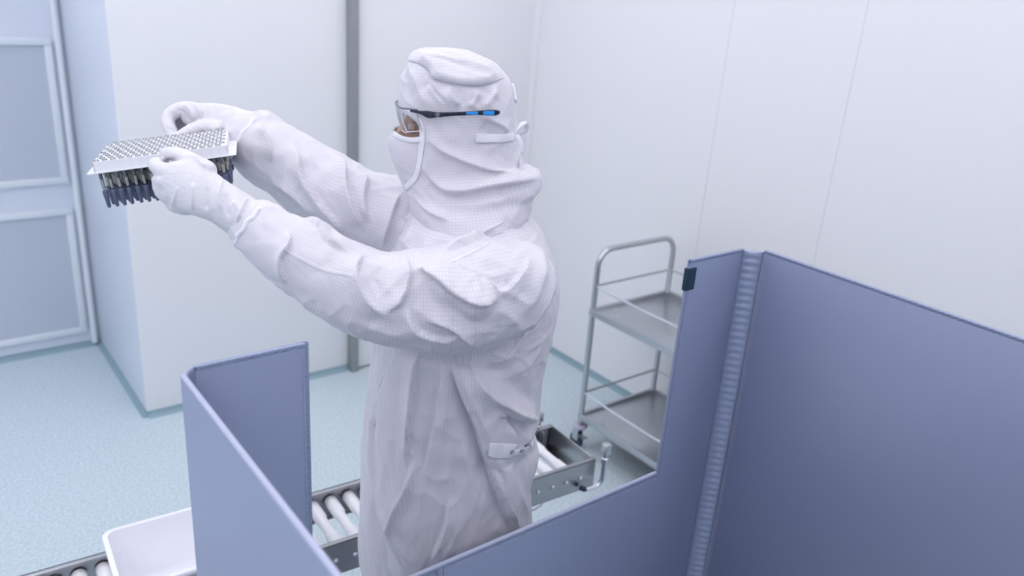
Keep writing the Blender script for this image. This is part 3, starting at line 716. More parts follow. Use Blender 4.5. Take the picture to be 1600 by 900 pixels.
for s_ in (1, -1):
    bp += [capsule([hl(.088, s_*.012, .030), hl(.088, s_*.034, .033), hl(.076, s_*.054, .026)], [.008, .009, .008]),
           capsule([hl(.083, s_*.022, .006), hl(.083, s_*.040, .006)], [.0095, .0095]),
           capsule([hl(.078, s_*.030, -.030), hl(.070, s_*.046, -.022)], [.014, .014])]
bp += [capsule([hl(.088, -.022, -.058), hl(.098, 0, -.058), hl(.088, .022, -.058)], [.006, .007, .006]), capsule([hl(.083, -.012, -.085), hl(.086, .012, -.085)], [.014, .014])]
me, V, lap = fuse(bp, .0040, 2); set_co(me, V)
person = link('person', me, M_skin)
tag(person, 'person in white hooded coverall, mask and gloves, both arms raised holding a rack', 'person')
for s_ in (1, -1):
    c = hl(.0815, s_*.031, .004)
    o = link('eye', MB().lathe([(.0002, -.0112)]+[(.0112*math.cos(math.radians(a)), .0112*math.sin(math.radians(a))) for a in range(-75, 90, 15)]+[(.0002, .0112)], 20, Matrix.Translation(c)).mesh('eye'), mat('eye_white', (.55, .52, .50), .2), person)
    ir = link('iris', MB().lathe([(.0045, 0), (.0040, .0018), (.0010, .0022)], 16, Matrix.Translation(hl(.0905, s_*.031, .003)) @ Vector(HF).to_track_quat('Z', 'Y').to_matrix().to_4x4()).mesh('iris'), mat('iris_brown', (.02, .012, .01), .15), o)
    V_, F_ = capsule([hl(.0935, s_*.016, .033), hl(.0950, s_*.034, .040), hl(.082, s_*.054, .034)], [.0035, .004, .002])
    MB().add(V_, F_).build('eyebrow', mat('eyebrow_hair', (.03, .022, .02), .8), person)

# -- coverall
rng = np.random.default_rng(7)
lsl = limb(LSLEEVE, 8, 40); rsl = limb(RSLEEVE, 8, 36)
BULGES = [[(408, 204, 1.765, 34), (432, 222, 1.77, 33)], [(488, 262, 1.775, 30), (520, 269, 1.775, 35), (534, 296, 1.775, 32)], [(575, 300, 1.785, 34), (596, 312, 1.785, 36)],
          [(408, 326, 1.468, 17), (428, 334, 1.468, 17)], [(470, 372, 1.465, 34), (492, 382, 1.465, 34)],
          [(560, 424, 1.455, 28), (580, 462, 1.447, 26), (612, 474, 1.442, 26), (634, 440, 1.450, 28)], [(690, 440, 1.44, 30), (745, 470, 1.44, 30)]]
me, V, lap = fuse([torso_loft(), lsl[:2], rsl[:2], leg_loft(1), leg_loft(-1)]+[limb(b_, 5, 18)[:2] for b_ in BULGES], .0036, 9); set_co(me, V)
N_ = normals(me).copy(); bv = bvh_of(me)
FOLDS = [
 # near sleeve
 (0.0022, .006, [(447, 391), (499, 419), (559, 431), (625, 438)]),
 (0.0128, .015, [(566, 398), (557, 424), (571, 460), (601, 489), (627, 475), (640, 443), (637, 408), (616, 396)]),
 (-0.0036, .012, [(575, 420), (583, 448), (600, 465), (618, 455)]),
 (-0.0033, .012, [(548, 402), (545, 440), (562, 482), (590, 508)]),
 (-0.0028, .012, [(652, 400), (655, 440), (645, 480), (628, 505)]),
 (0.0090, .012, [(447, 355), (456, 380), (441, 408), (450, 447)]),
 (-0.0028, .011, [(432, 352), (434, 382), (424, 405), (428, 432)]),
 (0.0075, .010, [(407, 318), (420, 328), (432, 325), (440, 335)]),
 (0.0075, .012, [(470, 342), (490, 352), (508, 378), (520, 400)]),
 (-0.0022, .010, [(482, 338), (508, 352), (528, 378)]),
 (0.0075, .011, [(500, 350), (525, 368), (548, 392)]),
 (-0.0030, .012, [(455, 398), (468, 430), (500, 458), (540, 470)]),
 (0.0040, .010, [(430, 415), (458, 455), (495, 488), (540, 510)]),
 (0.0120, .013, [(643, 419), (676, 433), (713, 461), (751, 478), (774, 468)]),
 (-0.0033, .012, [(660, 408), (695, 425), (730, 448), (765, 455), (782, 445)]),
 (0.0075, .011, [(700, 410), (735, 425), (770, 432), (800, 420)]),
 (-0.0028, .010, [(655, 450), (690, 476), (730, 500), (760, 505)]),
 (0.0090, .012, [(690, 392), (737, 377), (779, 358), (810, 336)]),
 (-0.0028, .010, [(700, 402), (742, 390), (785, 372), (818, 350)]),
 (0.0035, .006, [(680, 418), (732, 397), (776, 373), (800, 350)]),
 (0.0040, .010, [(750, 430), (780, 452), (808, 430), (832, 395)]),
 (0.0067, .0055, [(874, 405), (864, 452), (832, 499), (811, 536), (788, 562), (757, 569)]),
 (-0.0028, .010, [(862, 400), (852, 448), (821, 492), (800, 528), (778, 552)]),
 (0.0090, .012, [(632, 478), (648, 515), (690, 528)]),
 (-0.0028, .011, [(618, 492), (634, 525), (668, 545)]),
 (0.0075, .012, [(655, 500), (690, 508), (725, 530), (745, 548)]),
 (-0.0025, .011, [(665, 490), (705, 500), (745, 525), (765, 545)]),
 (0.0067, .012, [(560, 500), (610, 522), (660, 528)]),
 (-0.0022, .012, [(700, 540), (745, 555), (775, 552)]),
 (0.0067, .012, [(770, 480), (805, 500), (812, 520)]),
 (0.0075, .014, [(845, 380), (850, 420), (838, 460), (815, 490)]),
 (-0.0022, .012, [(830, 375), (832, 415), (822, 452)]),
 (0.0030, .006, [(848, 352), (836, 372), (815, 395), (790, 412)]),
 # far sleeve
 (0.0128, .014, [(455, 215), (468, 245), (478, 280), (500, 312), (527, 342), (548, 375)]),
 (-0.0044, .014, [(470, 238), (490, 272), (515, 305), (540, 332), (560, 368)]),
 (0.0120, .013, [(517, 240), (536, 261), (541, 293), (559, 335), (572, 362)]),
 (-0.0039, .012, [(548, 270), (553, 300), (567, 332), (580, 360)]),
 (0.0120, .013, [(560, 272), (574, 285), (569, 312), (578, 350)]),
 (-0.0033, .012, [(596, 285), (584, 315), (588, 350), (594, 380)]),
 (0.0067, .006, [(628, 300), (615, 335), (599, 387)]),
 (0.0075, .012, [(650, 335), (640, 365), (625, 395)]),
 (-0.0028, .011, [(664, 342), (655, 370), (642, 395)]),
 (0.0035, .006, [(454, 226), (441, 293), (437, 314)]),
 (-0.0028, .010, [(400, 205), (410, 232), (398, 262)]),
 (0.0090, .010, [(402, 190), (424, 222), (428, 255)]),
 (-0.0028, .010, [(440, 235), (462, 280), (480, 310)]),
 (0.0075, .010, [(420, 280), (455, 300), (490, 335)]),
 # trunk
 (-0.0232, .016, [(700, 562), (716, 608), (738, 660), (752, 706), (772, 765), (797, 835)]),
 (0.0145, .013, [(714, 560), (732, 608), (754, 660), (768, 704), (790, 765), (816, 830)]),
 (0.0247, .020, [(735, 568), (776, 612), (815, 638), (845, 654)]),
 (-0.0217, .015, [(752, 566), (790, 596), (822, 622), (846, 640)]),
 (-0.0188, .017, [(775, 640), (805, 655), (832, 672), (844, 690)]),
 (0.0159, .017, [(790, 655), (818, 680), (836, 700)]),
 (0.0051, .006, [(742, 585), (751, 638), (758, 678)]),
 (-0.0130, .015, [(765, 618), (795, 655), (812, 690)]),
 (0.0051, .006, [(620, 545), (606, 575), (592, 604), (586, 650), (582, 697), (586, 756), (603, 832), (629, 891)]),
 (-0.0087, .010, [(612, 560), (596, 605), (590, 660), (588, 720), (592, 780)]),
 (0.0101, .016, [(650, 548), (646, 600), (642, 660), (637, 731)]),
 (-0.0087, .015, [(668, 550), (664, 610), (658, 680), (640, 760)]),
 (0.0087, .014, [(690, 560), (695, 620), (690, 690)]),
 (-0.0072, .014, [(630, 560), (624, 620), (620, 690), (612, 740)]),
 (0.0116, .012, [(648, 716), (633, 760), (615, 800), (606, 838)]),
 (-0.0087, .012, [(660, 720), (645, 775), (628, 825)]),
 (0.0087, .014, [(720, 690), (735, 740), (748, 800)]),
 (-0.0058, .012, [(700, 700), (712, 750), (722, 815)]),
 (0.0145, .015, [(775, 715), (798, 745), (820, 790), (832, 818)]),
 (-0.0145, .015, [(795, 720), (815, 755), (830, 785)]),
 (0.0101, .012, [(596, 790), (618, 840), (655, 892)]),
 (-0.0087, .012, [(580, 780), (592, 840), (612, 895)]),
 (0.0072, .012, [(700, 800), (708, 840), (690, 880)]),
 (-0.0058, .014, [(860, 500), (845, 560), (838, 610)]),
 (0.0072, .014, [(852, 520), (835, 560), (800, 590)]),
 (-.012, .009, [(596, 545), (640, 556), (690, 566), (735, 577), (775, 582), (800, 572), (822, 545)]),
]
STEPS = [
 (.020, .045, [(700, 562), (716, 608), (738, 660), (752, 706), (772, 765), (797, 835)]),
 (-.018, .040, [(735, 568), (776, 612), (815, 640), (846, 656)]),
 (.014, .035, [(775, 640), (805, 652), (846, 664)]),
 (-.012, .035, [(768, 615), (792, 655), (815, 700), (834, 730)]),
 (.012, .035, [(620, 540), (598, 600), (586, 650), (582, 697), (588, 760), (603, 832), (629, 891)]),
 (-.010, .030, [(655, 545), (648, 610), (640, 680), (634, 740)]),
 (.010, .030, [(690, 560), (684, 620), (672, 690), (655, 760)]),
 (.012, .030, [(648, 716), (633, 760), (615, 800), (606, 838)]),
 (-.012, .030, [(765, 715), (785, 765), (812, 825)]),
 (.009, .028, [(700, 770), (694, 820), (672, 880)]),
 (-.013, .030, [(572, 396), (559, 424), (573, 460), (601, 490)]),
 (.012, .028, [(601, 490), (628, 474), (641, 440), (638, 404)]),
 (.012, .032, [(643, 419), (676, 433), (713, 461), (751, 478), (776, 466)]),
 (.010, .030, [(688, 396), (737, 379), (779, 358), (812, 334)]),
 (-.009, .026, [(447, 355), (456, 380), (441, 408), (450, 447)]),
 (.009, .026, [(470, 342), (492, 352), (510, 378), (545, 398)]),
 (-.008, .026, [(640, 480), (652, 512), (690, 528), (725, 524)]),
 (.008, .026, [(660, 500), (700, 512), (742, 545)]),
 (-.009, .026, [(752, 430), (782, 454), (808, 432), (828, 400)]),
 (-.009, .030, [(874, 405), (864, 452), (832, 499), (811, 536), (788, 562), (757, 569)]),
 (-.013, .032, [(455, 215), (468, 245), (478, 280), (500, 312), (527, 342), (548, 375)]),
 (-.013, .030, [(519, 240), (538, 261), (543, 293), (561, 335), (574, 362)]),
 (-.011, .028, [(560, 270), (575, 284), (571, 312), (580, 350)]),
 (-.010, .026, [(402, 190), (424, 222), (428, 255)]),
 (.009, .026, [(425, 285), (460, 305), (500, 345)]),
 (-.009, .026, [(628, 300), (615, 335), (599, 387)]),
]
D_ = .6*fold_field(V, bv, FOLDS)+1.3*step_field(V, bv, STEPS)
low = np.clip((1.22-V[:, 2])/.15, 0, 1); W_ = V*np.array([1, 1, .22])
D_ += (1-low)*(rumple(V, rng, .0008, .055)+rumple(V, rng, .0003, .024))+low*(rumple(W_, rng, .0012, .05)+rumple(W_, rng, .0004, .022))
ax_torso = ZH
low = np.clip((1.25-V[:, 2])/.4, 0, 1)
RIGHT, DOWN = _R, -_U
up_ = np.clip((V[:, 2]-1.16)/.08, 0, 1)
D_ += (.0028*wrinkle(V, RIGHT+.55*DOWN, .20, .050, 1, up_)+.0020*wrinkle(V, RIGHT-.75*DOWN, .17, .044, 2, up_)+.0014*wrinkle(V, RIGHT*.4+DOWN, .09, .028, 3, up_))
D_ += .0024*wrinkle(V, DOWN+.18*RIGHT, .36, .050, 4, 1-up_)+.0016*wrinkle(V, DOWN-.35*RIGHT, .22, .034, 5, 1-up_)
thq = np.arctan2((V-O)@LAT, (V-O)@FD)
D_ += low*.0035*np.sin(thq*9+V[:, 2]*5+np.sin(V[:, 2]*7))
V = V+N_*D_[:, None]; V = V+.35*lap(V); set_co(me, V)
def cover_uv(VL, fc, lf):
    def near(c, r, X):
        d = np.full(len(X), 99.); s = np.zeros(len(X)); cum = np.r_[0, np.cumsum(np.linalg.norm(np.diff(c, axis=0), axis=1))]
        for k in range(0, len(c)-1):
            ab = c[k+1]-c[k]; t = np.clip((X-c[k])@ab/(ab@ab), 0, 1) if 0 < k < len(c)-2 else ((X-c[k])@ab/(ab@ab))
            if k == 0: t = np.minimum(t, 1)
            if k == len(c)-2: t = np.maximum(t, 0)
            q = np.linalg.norm(X-c[k]-t[:, None]*ab, axis=1); u = q < d; d[u] = q[u]; s[u] = cum[k]+t[u]*np.linalg.norm(ab)
        return d/np.interp(s, cum, r), s
    out = np.zeros((len(VL), 2))
    q = (VL-O); out[:, 0] = np.arctan2(q@LAT, q@FD+.03)*.195; out[:, 1] = VL[:, 2]
    for c, r in ((lsl[2], lsl[3]), (rsl[2], rsl[3])):
        dF, _ = near(c, r, fc); sF = (fc-O)@LAT
        # on the sleeve when clearly outside the trunk outline or forward of the armhole
        j = c[int(len(c)*.12)]; axd = c[int(len(c)*.45)]-c[0]; axd /= np.linalg.norm(axd)
        isl = (dF < 1.35) & ((fc-j)@axd > -.01) & (np.abs(sF) > .10)
        if c is rsl[2]: isl = (dF < 1.35) & (((fc-O)@FD > .10) & (fc[:, 2] > 1.35) & (sF < .06))
        if c is lsl[2]: isl = (dF < 1.35) & ((sF > .165) | ((fc-O)@FD > .17)) & (fc[:, 2] > 1.12)
        sel = isl[lf]; X = VL[sel]; _, s = near(c, r, X)
        cen = np.stack([np.interp(s, np.r_[0, np.cumsum(np.linalg.norm(np.diff(c, axis=0), axis=1))], c[:, k]) for k in range(3)], 1)
        tv = c[-1]-c[0]; tv /= np.linalg.norm(tv); e2 = np.cross(tv, ZH); e2 /= np.linalg.norm(e2); e1 = np.cross(e2, tv)
        w_ = X-cen; ang_ = np.arctan2(w_@e1, -(w_@e2) if (e2@LAT) < 0 else w_@e2)
        out[sel, 0] = s; out[sel, 1] = ang_*.068
    return out
set_uv(me, cover_uv)
cover = link('coverall', me, M_weave, person)
cbv = bvh_of(me)
# seams, cuffs, back tab with snaps
for px, w_ in (([(447, 391), (499, 419), (559, 432)], .007), ([(690, 414), (732, 396), (774, 373)], .008), ([(872, 405), (864, 450), (832, 499), (811, 536), (788, 562)], .004),
               ([(628, 300), (615, 335), (600, 382)], .004), ([(618, 545), (592, 604), (584, 665)], .005), ([(743, 585), (751, 638), (757, 676)], .004)):
    H = on_surf(cbv, smooth_px(px), 4)
    if len(H) > 3: ribbon(H, w_, .0003, -.0001, 'seam_tape', M_tape, cover)
def patch(poly, name, m, parent, bv_, th=.0016, lift=.003):
    H = [cast(bv_, *p) for p in poly]; H = [h for h in H if h is not None]
    nn = sum(h[1] for h in H); nn /= np.linalg.norm(nn); V_ = [h[0]+nn*lift for h in H]+[h[0]+nn*(lift+th) for h in H]
    n = len(H); return MB().add(V_, [tuple(range(n)), tuple(reversed(range(n, 2*n)))]+[(i, i+n, (i+1) % n+n, (i+1) % n) for i in range(n)]).build(name, m, parent, smooth=False)
H = on_surf(cbv, [(764, 701), (775, 703), (785, 704), (795, 704), (803, 704)], 3)
ribbon(H, .036, .0008, .0030, 'tab', M_piping, cover)
strap = on_surf(cbv, [(796, 707), (812, 704), (824, 700), (831, 692)], 3)
if len(strap) > 3: ribbon(strap, .016, .0006, .0036, 'strap', M_piping, cover)
for x, y in ((798, 704), (813, 702), (825, 697)):
    h = cast(cbv, x, y)
    if h is not None:
        Mx = Matrix.Translation(h[0]+h[1]*.0058) @ Vector(h[1]).to_track_quat('Z', 'Y').to_matrix().to_4x4()
        MB().lathe([(.0048, -.003), (.0048, .0006), (.0036, .0014), (.0026, .0004), (.0016, .0016), (.0004, .0018)], 16, Mx).build('snap', M_steel_d, cover)
# cuff hems
for L_ in (LSLEEVE, RSLEEVE):
    q = L_[-1]; pq = L_[-2]; c = P(*q[:3]); t = c-P(*pq[:3]); t /= np.linalg.norm(t); a = np.cross(t, ZH); a /= np.linalg.norm(a); b = np.cross(t, a); r = q[3]*q[2]/FPX
    mbx = MB()
    rg = np.random.default_rng(3)
    pts = [c+t*(.002+.002*math.sin(k*1.7))+(a*math.cos(k*2*PI/40)+b*math.sin(k*2*PI/40))*(r*(.96+.02*math.sin(k*2.4))) for k in range(41)]
    mbx.tube(pts, .0050, 8); mbx.build('cuff_hem', M_piping, cover)
for s_ in (1, -1):
    me, V, lap = fuse([boot_loft(s_), capsule([O+LAT*s_*.105+FD*-.03+ZH*.06, O+LAT*s_*.105+FD*-.02+ZH*.2], [.055, .072])], .005, 3); set_co(me, V)
    link('boot', me, M_piping, person)

# -- hood with its mask
nosekey = capsule([hl(.098, 0, -.012), hl(.116, 0, -.030), hl(.106, 0, -.060)], [.014, .016, .020])
me, V, lap = fuse([stack(HOOD_ROWS, 6), nosekey,
                   ], .0032, 7); set_co(me, V)
N_ = normals(me).copy(); bv = bvh_of(me)
HFOLDS = [
 (-.0045, .0045, [(638, 95), (657, 100), (670, 110), (676, 122), (693, 127), (717, 132), (747, 134), (773, 128), (795, 118)]),
 
 (.0060, .011, [(640, 86), (660, 91), (675, 101), (682, 112), (697, 118), (719, 123), (747, 124), (771, 118), (790, 109)]),
 (.006, .010, [(672, 125), (684, 142), (700, 158), (706, 168)]), (-.006, .010, [(664, 128), (676, 150), (690, 166)]),
 (.006, .010, [(702, 132), (708, 148), (720, 166)]), (-.005, .009, [(714, 136), (720, 152), (726, 166)]),
 (.005, .009, [(747, 136), (738, 152), (728, 166)]), (-.005, .009, [(760, 136), (752, 154), (742, 168)]),
 (.005, .009, [(773, 134), (764, 152), (752, 168)]), (-.004, .010, [(790, 130), (782, 150), (776, 166)]),
 (.005, .012, [(645, 108), (650, 130), (660, 152), (672, 166)]), (-.004, .010, [(634, 110), (636, 135), (646, 158)]),
 (-.004, .008, [(690, 178), (705, 185), (722, 182)]), (.005, .008, [(705, 180), (718, 190), (722, 186)]),
 (.006, .012, [(745, 182), (765, 188), (785, 200), (790, 215)]), (-.005, .010, [(752, 195), (760, 206), (758, 214)]),
 (.009, .014, [(663, 215), (693, 237), (733, 254), (777, 270), (806, 276)]),
 (.010, .014, [(660, 238), (668, 270), (692, 294), (727, 297), (760, 291), (813, 283), (846, 274)]),
 (-.010, .010, [(664, 262), (680, 292), (697, 306), (728, 308), (765, 301), (812, 293), (838, 290)]),
 (.006, .012, [(810, 205), (806, 240), (802, 268), (815, 276)]), (-.006, .010, [(816, 230), (813, 262), (826, 270)]),
 (.005, .012, [(640, 300), (665, 328), (700, 345)]), (-.005, .012, [(652, 300), (690, 325), (740, 330)]),
 (.005, .012, [(700, 318), (750, 320), (800, 308)]), (-.004, .010, [(720, 340), (770, 330), (810, 315)]),
 (.004, .010, [(780, 215), (770, 228), (745, 235)]), (.006, .012, [(660, 85), (685, 95), (700, 104)]), (-.005, .010, [(690, 84), (712, 96), (735, 112)]), (.005, .010, [(715, 88), (745, 102), (775, 112)]),
]
HSTEPS = [
 (.007, .026, [(638, 95), (657, 100), (670, 110), (676, 122), (693, 127), (717, 132), (747, 134), (773, 128), (796, 118)]),
 (.011, .032, [(662, 262), (680, 288), (700, 301), (730, 301), (763, 294), (813, 287), (846, 280)]),
 (.009, .030, [(663, 215), (693, 238), (733, 255), (777, 271), (806, 277)]),
 (-.007, .022, [(668, 128), (680, 146), (698, 164)]), (-.006, .020, [(702, 134), (710, 150), (724, 167)]), (.006, .020, [(748, 138), (740, 154), (730, 168)]), (.006, .020, [(774, 134), (764, 152), (752, 168)]),
 (.006, .022, [(745, 184), (765, 190), (786, 202), (792, 216)]), (-.006, .022, [(812, 205), (808, 240), (804, 268)]),
 (.006, .024, [(645, 305), (670, 332), (705, 348)]), (.005, .02, [(668, 92), (700, 92), (735, 104)]), (-.005, .02, [(715, 88), (745, 102), (778, 114)]),
]
D_ = .7*fold_field(V, bv, HFOLDS)+step_field(V, bv, HSTEPS)+rumple(V, rng, .0008, .045)+.0020*wrinkle(V, _R-.4*_U, .16, .042, 6)+.0012*wrinkle(V, _R+1.2*_U, .12, .030, 7)
V = V+N_*D_[:, None]; V = V+.3*lap(V); set_co(me, V)
def hood_uv(VL, fc, lf):
    q = VL-HC; return np.stack([np.arctan2(q@HL, q@HF)*.098, VL[:, 2]+.12*(q@HF)], 1)
set_uv(me, hood_uv)
hbv = bvh_of(me)
PIPE = [(622, 169), (636, 174), (649, 183), (658, 194), (660, 205), (660, 217), (658, 235), (655, 258), (649, 278), (633, 294)]
MTOP = [(660, 217), (648, 219), (636, 218), (624, 214), (615, 208)]
eh = on_surf(hbv, smooth_px(PIPE), 3); mh = on_surf(hbv, smooth_px(MTOP), 3)
eL = np.array([to_hl(h[0]) for h in eh]); mL = np.array([to_hl(h[0]) for h in mh])
o_ = np.argsort(eL[:, 2]); fe_u, fe_f = eL[o_, 2], eL[o_, 0]; o_ = np.argsort(mL[:, 0]); mf, mu = mL[o_, 0], mL[o_, 2]
bm = bmesh.new(); bm.from_mesh(me); bmf = bmesh.new(); bmf.from_mesh(me)
def region(c):
    f, l, u = to_hl(np.array(c))
    if u > fe_u[-1] or u < fe_u[0] or f < np.interp(u, fe_u, fe_f): return 0
    return 1 if u > np.interp(f, mf, mu) else 2
rg_ = [region(f.calc_center_median()) for f in bm.faces]
bm.faces.ensure_lookup_table(); bmf.faces.ensure_lookup_table()
bmesh.ops.delete(bm, geom=[f for f, r in zip(bm.faces, rg_) if r != 0], context='FACES')
bmesh.ops.delete(bmf, geom=[f for f, r in zip(bmf.faces, rg_) if r != 2], context='FACES')
me_h = bpy.data.meshes.new('hood'); bm.to_mesh(me_h); me_m = bpy.data.meshes.new('mask'); bmf.to_mesh(me_m); bm.free(); bmf.free()
hood = link('hood', me_h, M_hoodm, person); mask = link('face_mask', me_m, M_hoodm, person)
for o, t_ in ((hood, .0012), (mask, .0012)): sd = o.modifiers.new('thickness', 'SOLIDIFY'); sd.thickness = t_; sd.offset = -1
def mirrored(L_):
    out = []
    for f, l, u in L_:
        q = hl(f, -.14, u); h = hbv.ray_cast(Vector(q), Vector(HL))
        if h[0] is not None: out.append((np.array(h[0]), np.array(h[1])))
    return out
ribbon(eh, .0115, .0005, .0014, 'piping', M_piping, hood)
ribbon(mh, .0105, .0005, .0014, 'mask_border', M_piping, mask)
mm = mirrored(eL)
if len(mm) > 3: ribbon(mm, .0115, .0005, .0014, 'piping', M_piping, hood)
mm = mirrored(mL)
if len(mm) > 3: ribbon(mm, .0105, .0005, .0014, 'mask_border', M_piping, mask)
# adjusting band, bow and tails at the back of the head
H = on_surf(hbv, [(743, 215), (758, 216), (775, 216), (790, 215), (801, 213)], 3)
ribbon(H, .0165, .0004, .0042, 'head_tie', M_piping, hood)
def band(keys, width, name='head_tie'):
    """free-hanging flat tape through (x, y, D)"""
    c = np.array([P(*k) for k in catmull(keys, 5)]); T = np.gradient(c, axis=0); T /= np.linalg.norm(T, axis=1)[:, None]
    V_ = []
    wd = np.cross(T, _F); wd /= np.linalg.norm(wd, axis=1)[:, None]; wd = wd*.8+_F*.6; th = np.cross(wd, T)
    for p, w_, t_ in zip(c, wd, th): V_ += [p-w_*width/2-t_*.0005, p+w_*width/2-t_*.0005, p+w_*width/2+t_*.0005, p-w_*width/2+t_*.0005]
    k = len(c); F_ = [(i*4+j, i*4+(j+1) % 4, (i+1)*4+(j+1) % 4, (i+1)*4+j) for i in range(k-1) for j in range(4)]+[(3, 2, 1, 0), (k*4-4, k*4-3, k*4-2, k*4-1)]
    MB().add(V_, F_).build(name, M_piping, hood, smooth=True)
band([(800, 212, 1.60), (808, 200, 1.60), (816, 193, 1.61), (823, 193, 1.62), (821, 203, 1.63), (811, 208, 1.62), (801, 212, 1.61)], .011)
band([(801, 210, 1.60), (809, 214, 1.60), (814, 226, 1.605), (815, 238, 1.61)], .013)
band([(800, 214, 1.60), (806, 232, 1.61), (812, 250, 1.615), (814, 266, 1.62)], .009)
H = on_surf(hbv, smooth_px([(638, 95), (657, 100), (670, 110), (676, 122), (693, 127), (717, 132), (747, 134), (773, 128), (795, 118)]), 2.5)
ribbon(H, .0017, .0003, .0002, 'crown_seam', mat('seam_shadow_thread', (.36, .37, .46), .7), hood)
H = on_surf(hbv, smooth_px([(799, 132), (803, 140), (805, 150), (804, 158)]), 2)
if len(H) > 3: ribbon(H, .012, .003, .001, 'elastic_casing', M_piping, hood, ruffle=.2)

# -- gloves
def glove(H, cuff, folds, name):
    me, V, lap = fuse(hand_parts(H)+[limb(cuff, 5, 32)[:2]], .0018, 6); set_co(me, V)
    N_ = normals(me).copy(); bv = bvh_of(me)
    D_ = fold_field(V, bv, folds)+rumple(V, rng, .0003, .014)
    V = V+N_*D_[:, None]; V = V+.3*lap(V); set_co(me, V); return link(name, me, M_glove, person)
glove(LH, [(320, 300, 1.452, 33, .75), (345, 316, 1.457, 33, .95), (366, 330, 1.461, 34, 1), (392, 347, 1.464, 35, 1)],
      [(0.0033, .0035, [(279, 290), (273, 310), (268, 325)]), (0.0042, .0035, [(303, 285), (301, 310), (299, 332)]), (-0.0030, .004, [(321, 272), (317, 300), (322, 330)]),
       (0.0045, .004, [(347, 280), (342, 305), (345, 330)]), (-0.0045, .004, [(324, 290), (322, 310), (324, 330)]), (0.0037, .004, [(352, 285), (372, 300), (380, 318)]),
       (-0.0037, .004, [(356, 300), (352, 320), (360, 342)]), (0.0045, .004, [(392, 300), (378, 325), (370, 352)]), (0.0037, .0045, [(405, 306), (395, 330), (378, 356)]),
       (0.0030, .004, [(300, 240), (312, 252), (325, 262)]), (-0.0037, .0035, [(250, 252), (262, 252), (276, 248)]), (0.0037, .004, [(362, 312), (375, 330), (372, 345)])], 'glove')
glove(RH_, [(355, 199, 1.765, 31, .65), (372, 202, 1.765, 31, .8), (390, 206, 1.766, 32, .95)],
      [(0.0037, .0035, [(286, 163), (298, 172), (302, 186)]), (-0.0037, .0035, [(275, 172), (288, 176), (296, 190)]), (0.0030, .004, [(300, 160), (310, 172), (315, 186)]),
       (0.0033, .004, [(350, 175), (345, 195), (335, 205)]), (0.0033, .004, [(378, 168), (380, 195), (372, 225)]), (-0.0033, .004, [(366, 172), (362, 200), (360, 222)]), (0.0030, .004, [(262, 195), (268, 200), (278, 202)])], 'glove')

# ------------------------------------------------------------------ safety glasses
gl = empty('safety_glasses', hl(.11, 0, .04)); tag(gl, 'clear wraparound safety glasses with black temples and blue inserts worn over the hood', 'glasses')
def gp(f, l, u): return hl(f, l, u)-hl(.11, 0, .04)
def lens_pt(l, v):
    """l across, v 0 (top) .. 1 (bottom)"""
    f = .1165-.0070*(l/.045)**2 if abs(l) < .058 else .1165-.0116-(abs(l)-.058)*1.9
    notch = .018*max(0, 1-abs(l)/.016)
    hgt = (.047-notch)*(1 if abs(l) < .05 else max(.72, 1-(abs(l)-.05)*9))
    return gp(f-.012*v*v, l, .0425-v*hgt)
nl, nv = 60, 12; V_ = []; F_ = []
for i in range(nl+1):
    l = -.074+.148*i/nl
    for j in range(nv+1): V_.append(lens_pt(l, j/nv))
for i in range(nl):
    for j in range(nv): k = i*(nv+1)+j; F_.append((k, k+1, k+nv+2, k+nv+1))
me = bpy.data.meshes.new('lens'); me.from_pydata([tuple(v) for v in V_], [], F_)
ln = link('lens', me, M_lens, gl); sd = ln.modifiers.new('thickness', 'SOLIDIFY'); sd.thickness = .0018
MB().tube([lens_pt(-.072+.144*i/40, 1) for i in range(41)], .0008, 6).build('lens_edge', M_plast, ln)
for s_ in (1, -1): MB().tube([lens_pt(s_*.058, j/8) for j in range(9)], .0007, 6).build('lens_edge', M_plast, ln)
bw = [lens_pt(-.074+.148*i/40, 0)+np.array([0, 0, .0012]) for i in range(41)]
MB().tube(bw, [.0017]*41, 8).build('brow_frame', mat('smoke_plastic', (.16, .20, .32), .15, Transmission_Weight=.5), gl)
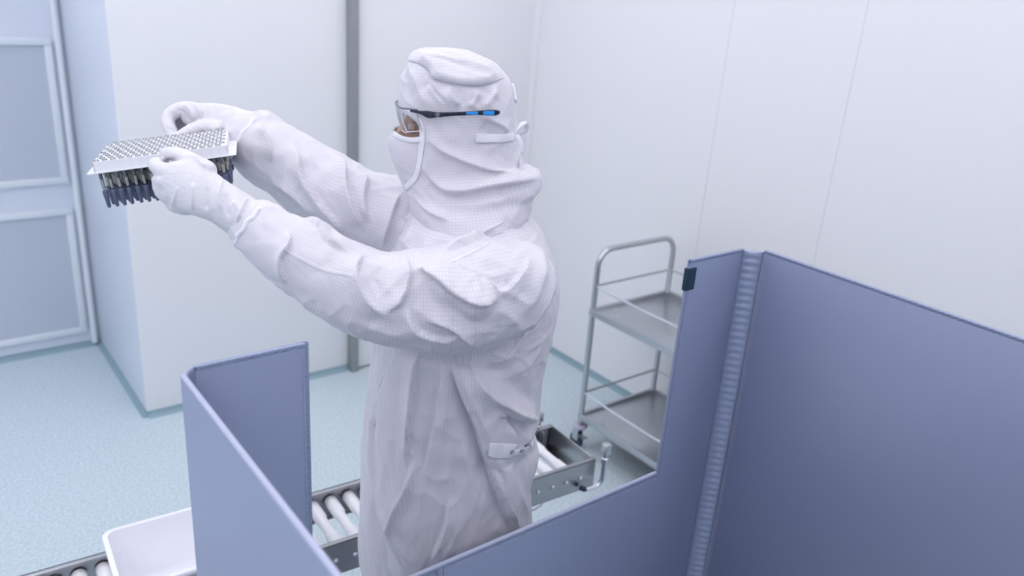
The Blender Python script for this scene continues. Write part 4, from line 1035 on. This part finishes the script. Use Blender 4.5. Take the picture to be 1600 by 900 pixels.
for s_ in (1, -1):
    def bar(keys, name, m, parent, th=.0032, lift=0.):
        K = catmull(keys, 4); V_ = []
        for f, l, u, h in K:
            for dl, du in ((-th/2, -h/2), (th/2, -h/2*.9), (th/2, h/2*.9), (-th/2, h/2)): V_.append(gp(f, s_*(l+lift+dl), u+du))
        k = len(K); F_ = [(i*4+j, i*4+(j+1) % 4, (i+1)*4+(j+1) % 4, (i+1)*4+j) for i in range(k-1) for j in range(4)]+[(3, 2, 1, 0), (k*4-4, k*4-3, k*4-2, k*4-1)]
        return MB().add(V_, F_).build(name, m, parent, bevel=.0004, smooth=.6)
    tp = bar([(.088, .068, .0405, .004), (.070, .080, .0405, .006), (.055, .088, .0385, .0135), (.040, .0945, .0395, .0105), (.015, .1000, .0430, .0075), (-.015, .1030, .0465, .007), (-.040, .1040, .0490, .0085), (-.064, .102, .0500, .0115), (-.074, .100, .0505, .0085), (-.078, .099, .0510, .004)], 'temple', M_black, gl)
    for f0, f1, h0, h1 in ((-.015, -.041, .0045, .0068), (-.046, -.067, .0068, .0082)):
        bar([(f0, .1035, .0468 if f0 > -.03 else .0492, h0), ((f0+f1)/2, .1042, .0480 if f0 > -.03 else .0496, (h0+h1)/2), (f1, .1035, .0489 if f0 > -.03 else .0500, h1)], 'insert', M_blue, tp, .0012, .0012)
    for (f, u, txt) in ((.036, .0402, '3M'),):
        tx = bpy.data.curves.new('logo', 'FONT'); tx.body = txt; tx.size = .0058; tx.extrude = .0002; tx.align_x = 'CENTER'; tx.align_y = 'CENTER'
        to = bpy.data.objects.new('logo_tmp', tx); COL.objects.link(to); bpy.context.view_layer.update()
        lm = bpy.data.meshes.new_from_object(to.evaluated_get(bpy.context.evaluated_depsgraph_get())); bpy.data.objects.remove(to)
        X = -HF*s_; Z = ZH; Y = np.cross(Z, X)   # lettering reads from outside
        o = link('logo', lm, M_grey, tp, False); out = -Y
        o.matrix_local = Matrix([[X[0], Z[0], out[0], 0], [X[1], Z[1], out[1], 0], [X[2], Z[2], out[2], 0], [0, 0, 0, 1]])
        o.location = gp(f, s_*(.0955+.0022), u)
        MB().tube([np.array(gp(f+.0058*math.cos(a), s_*(.0955+.0019), u+.0033*math.sin(a))) for a in np.linspace(0, 2*PI, 25)], .00035, 5).build('logo_ring', M_grey, tp)
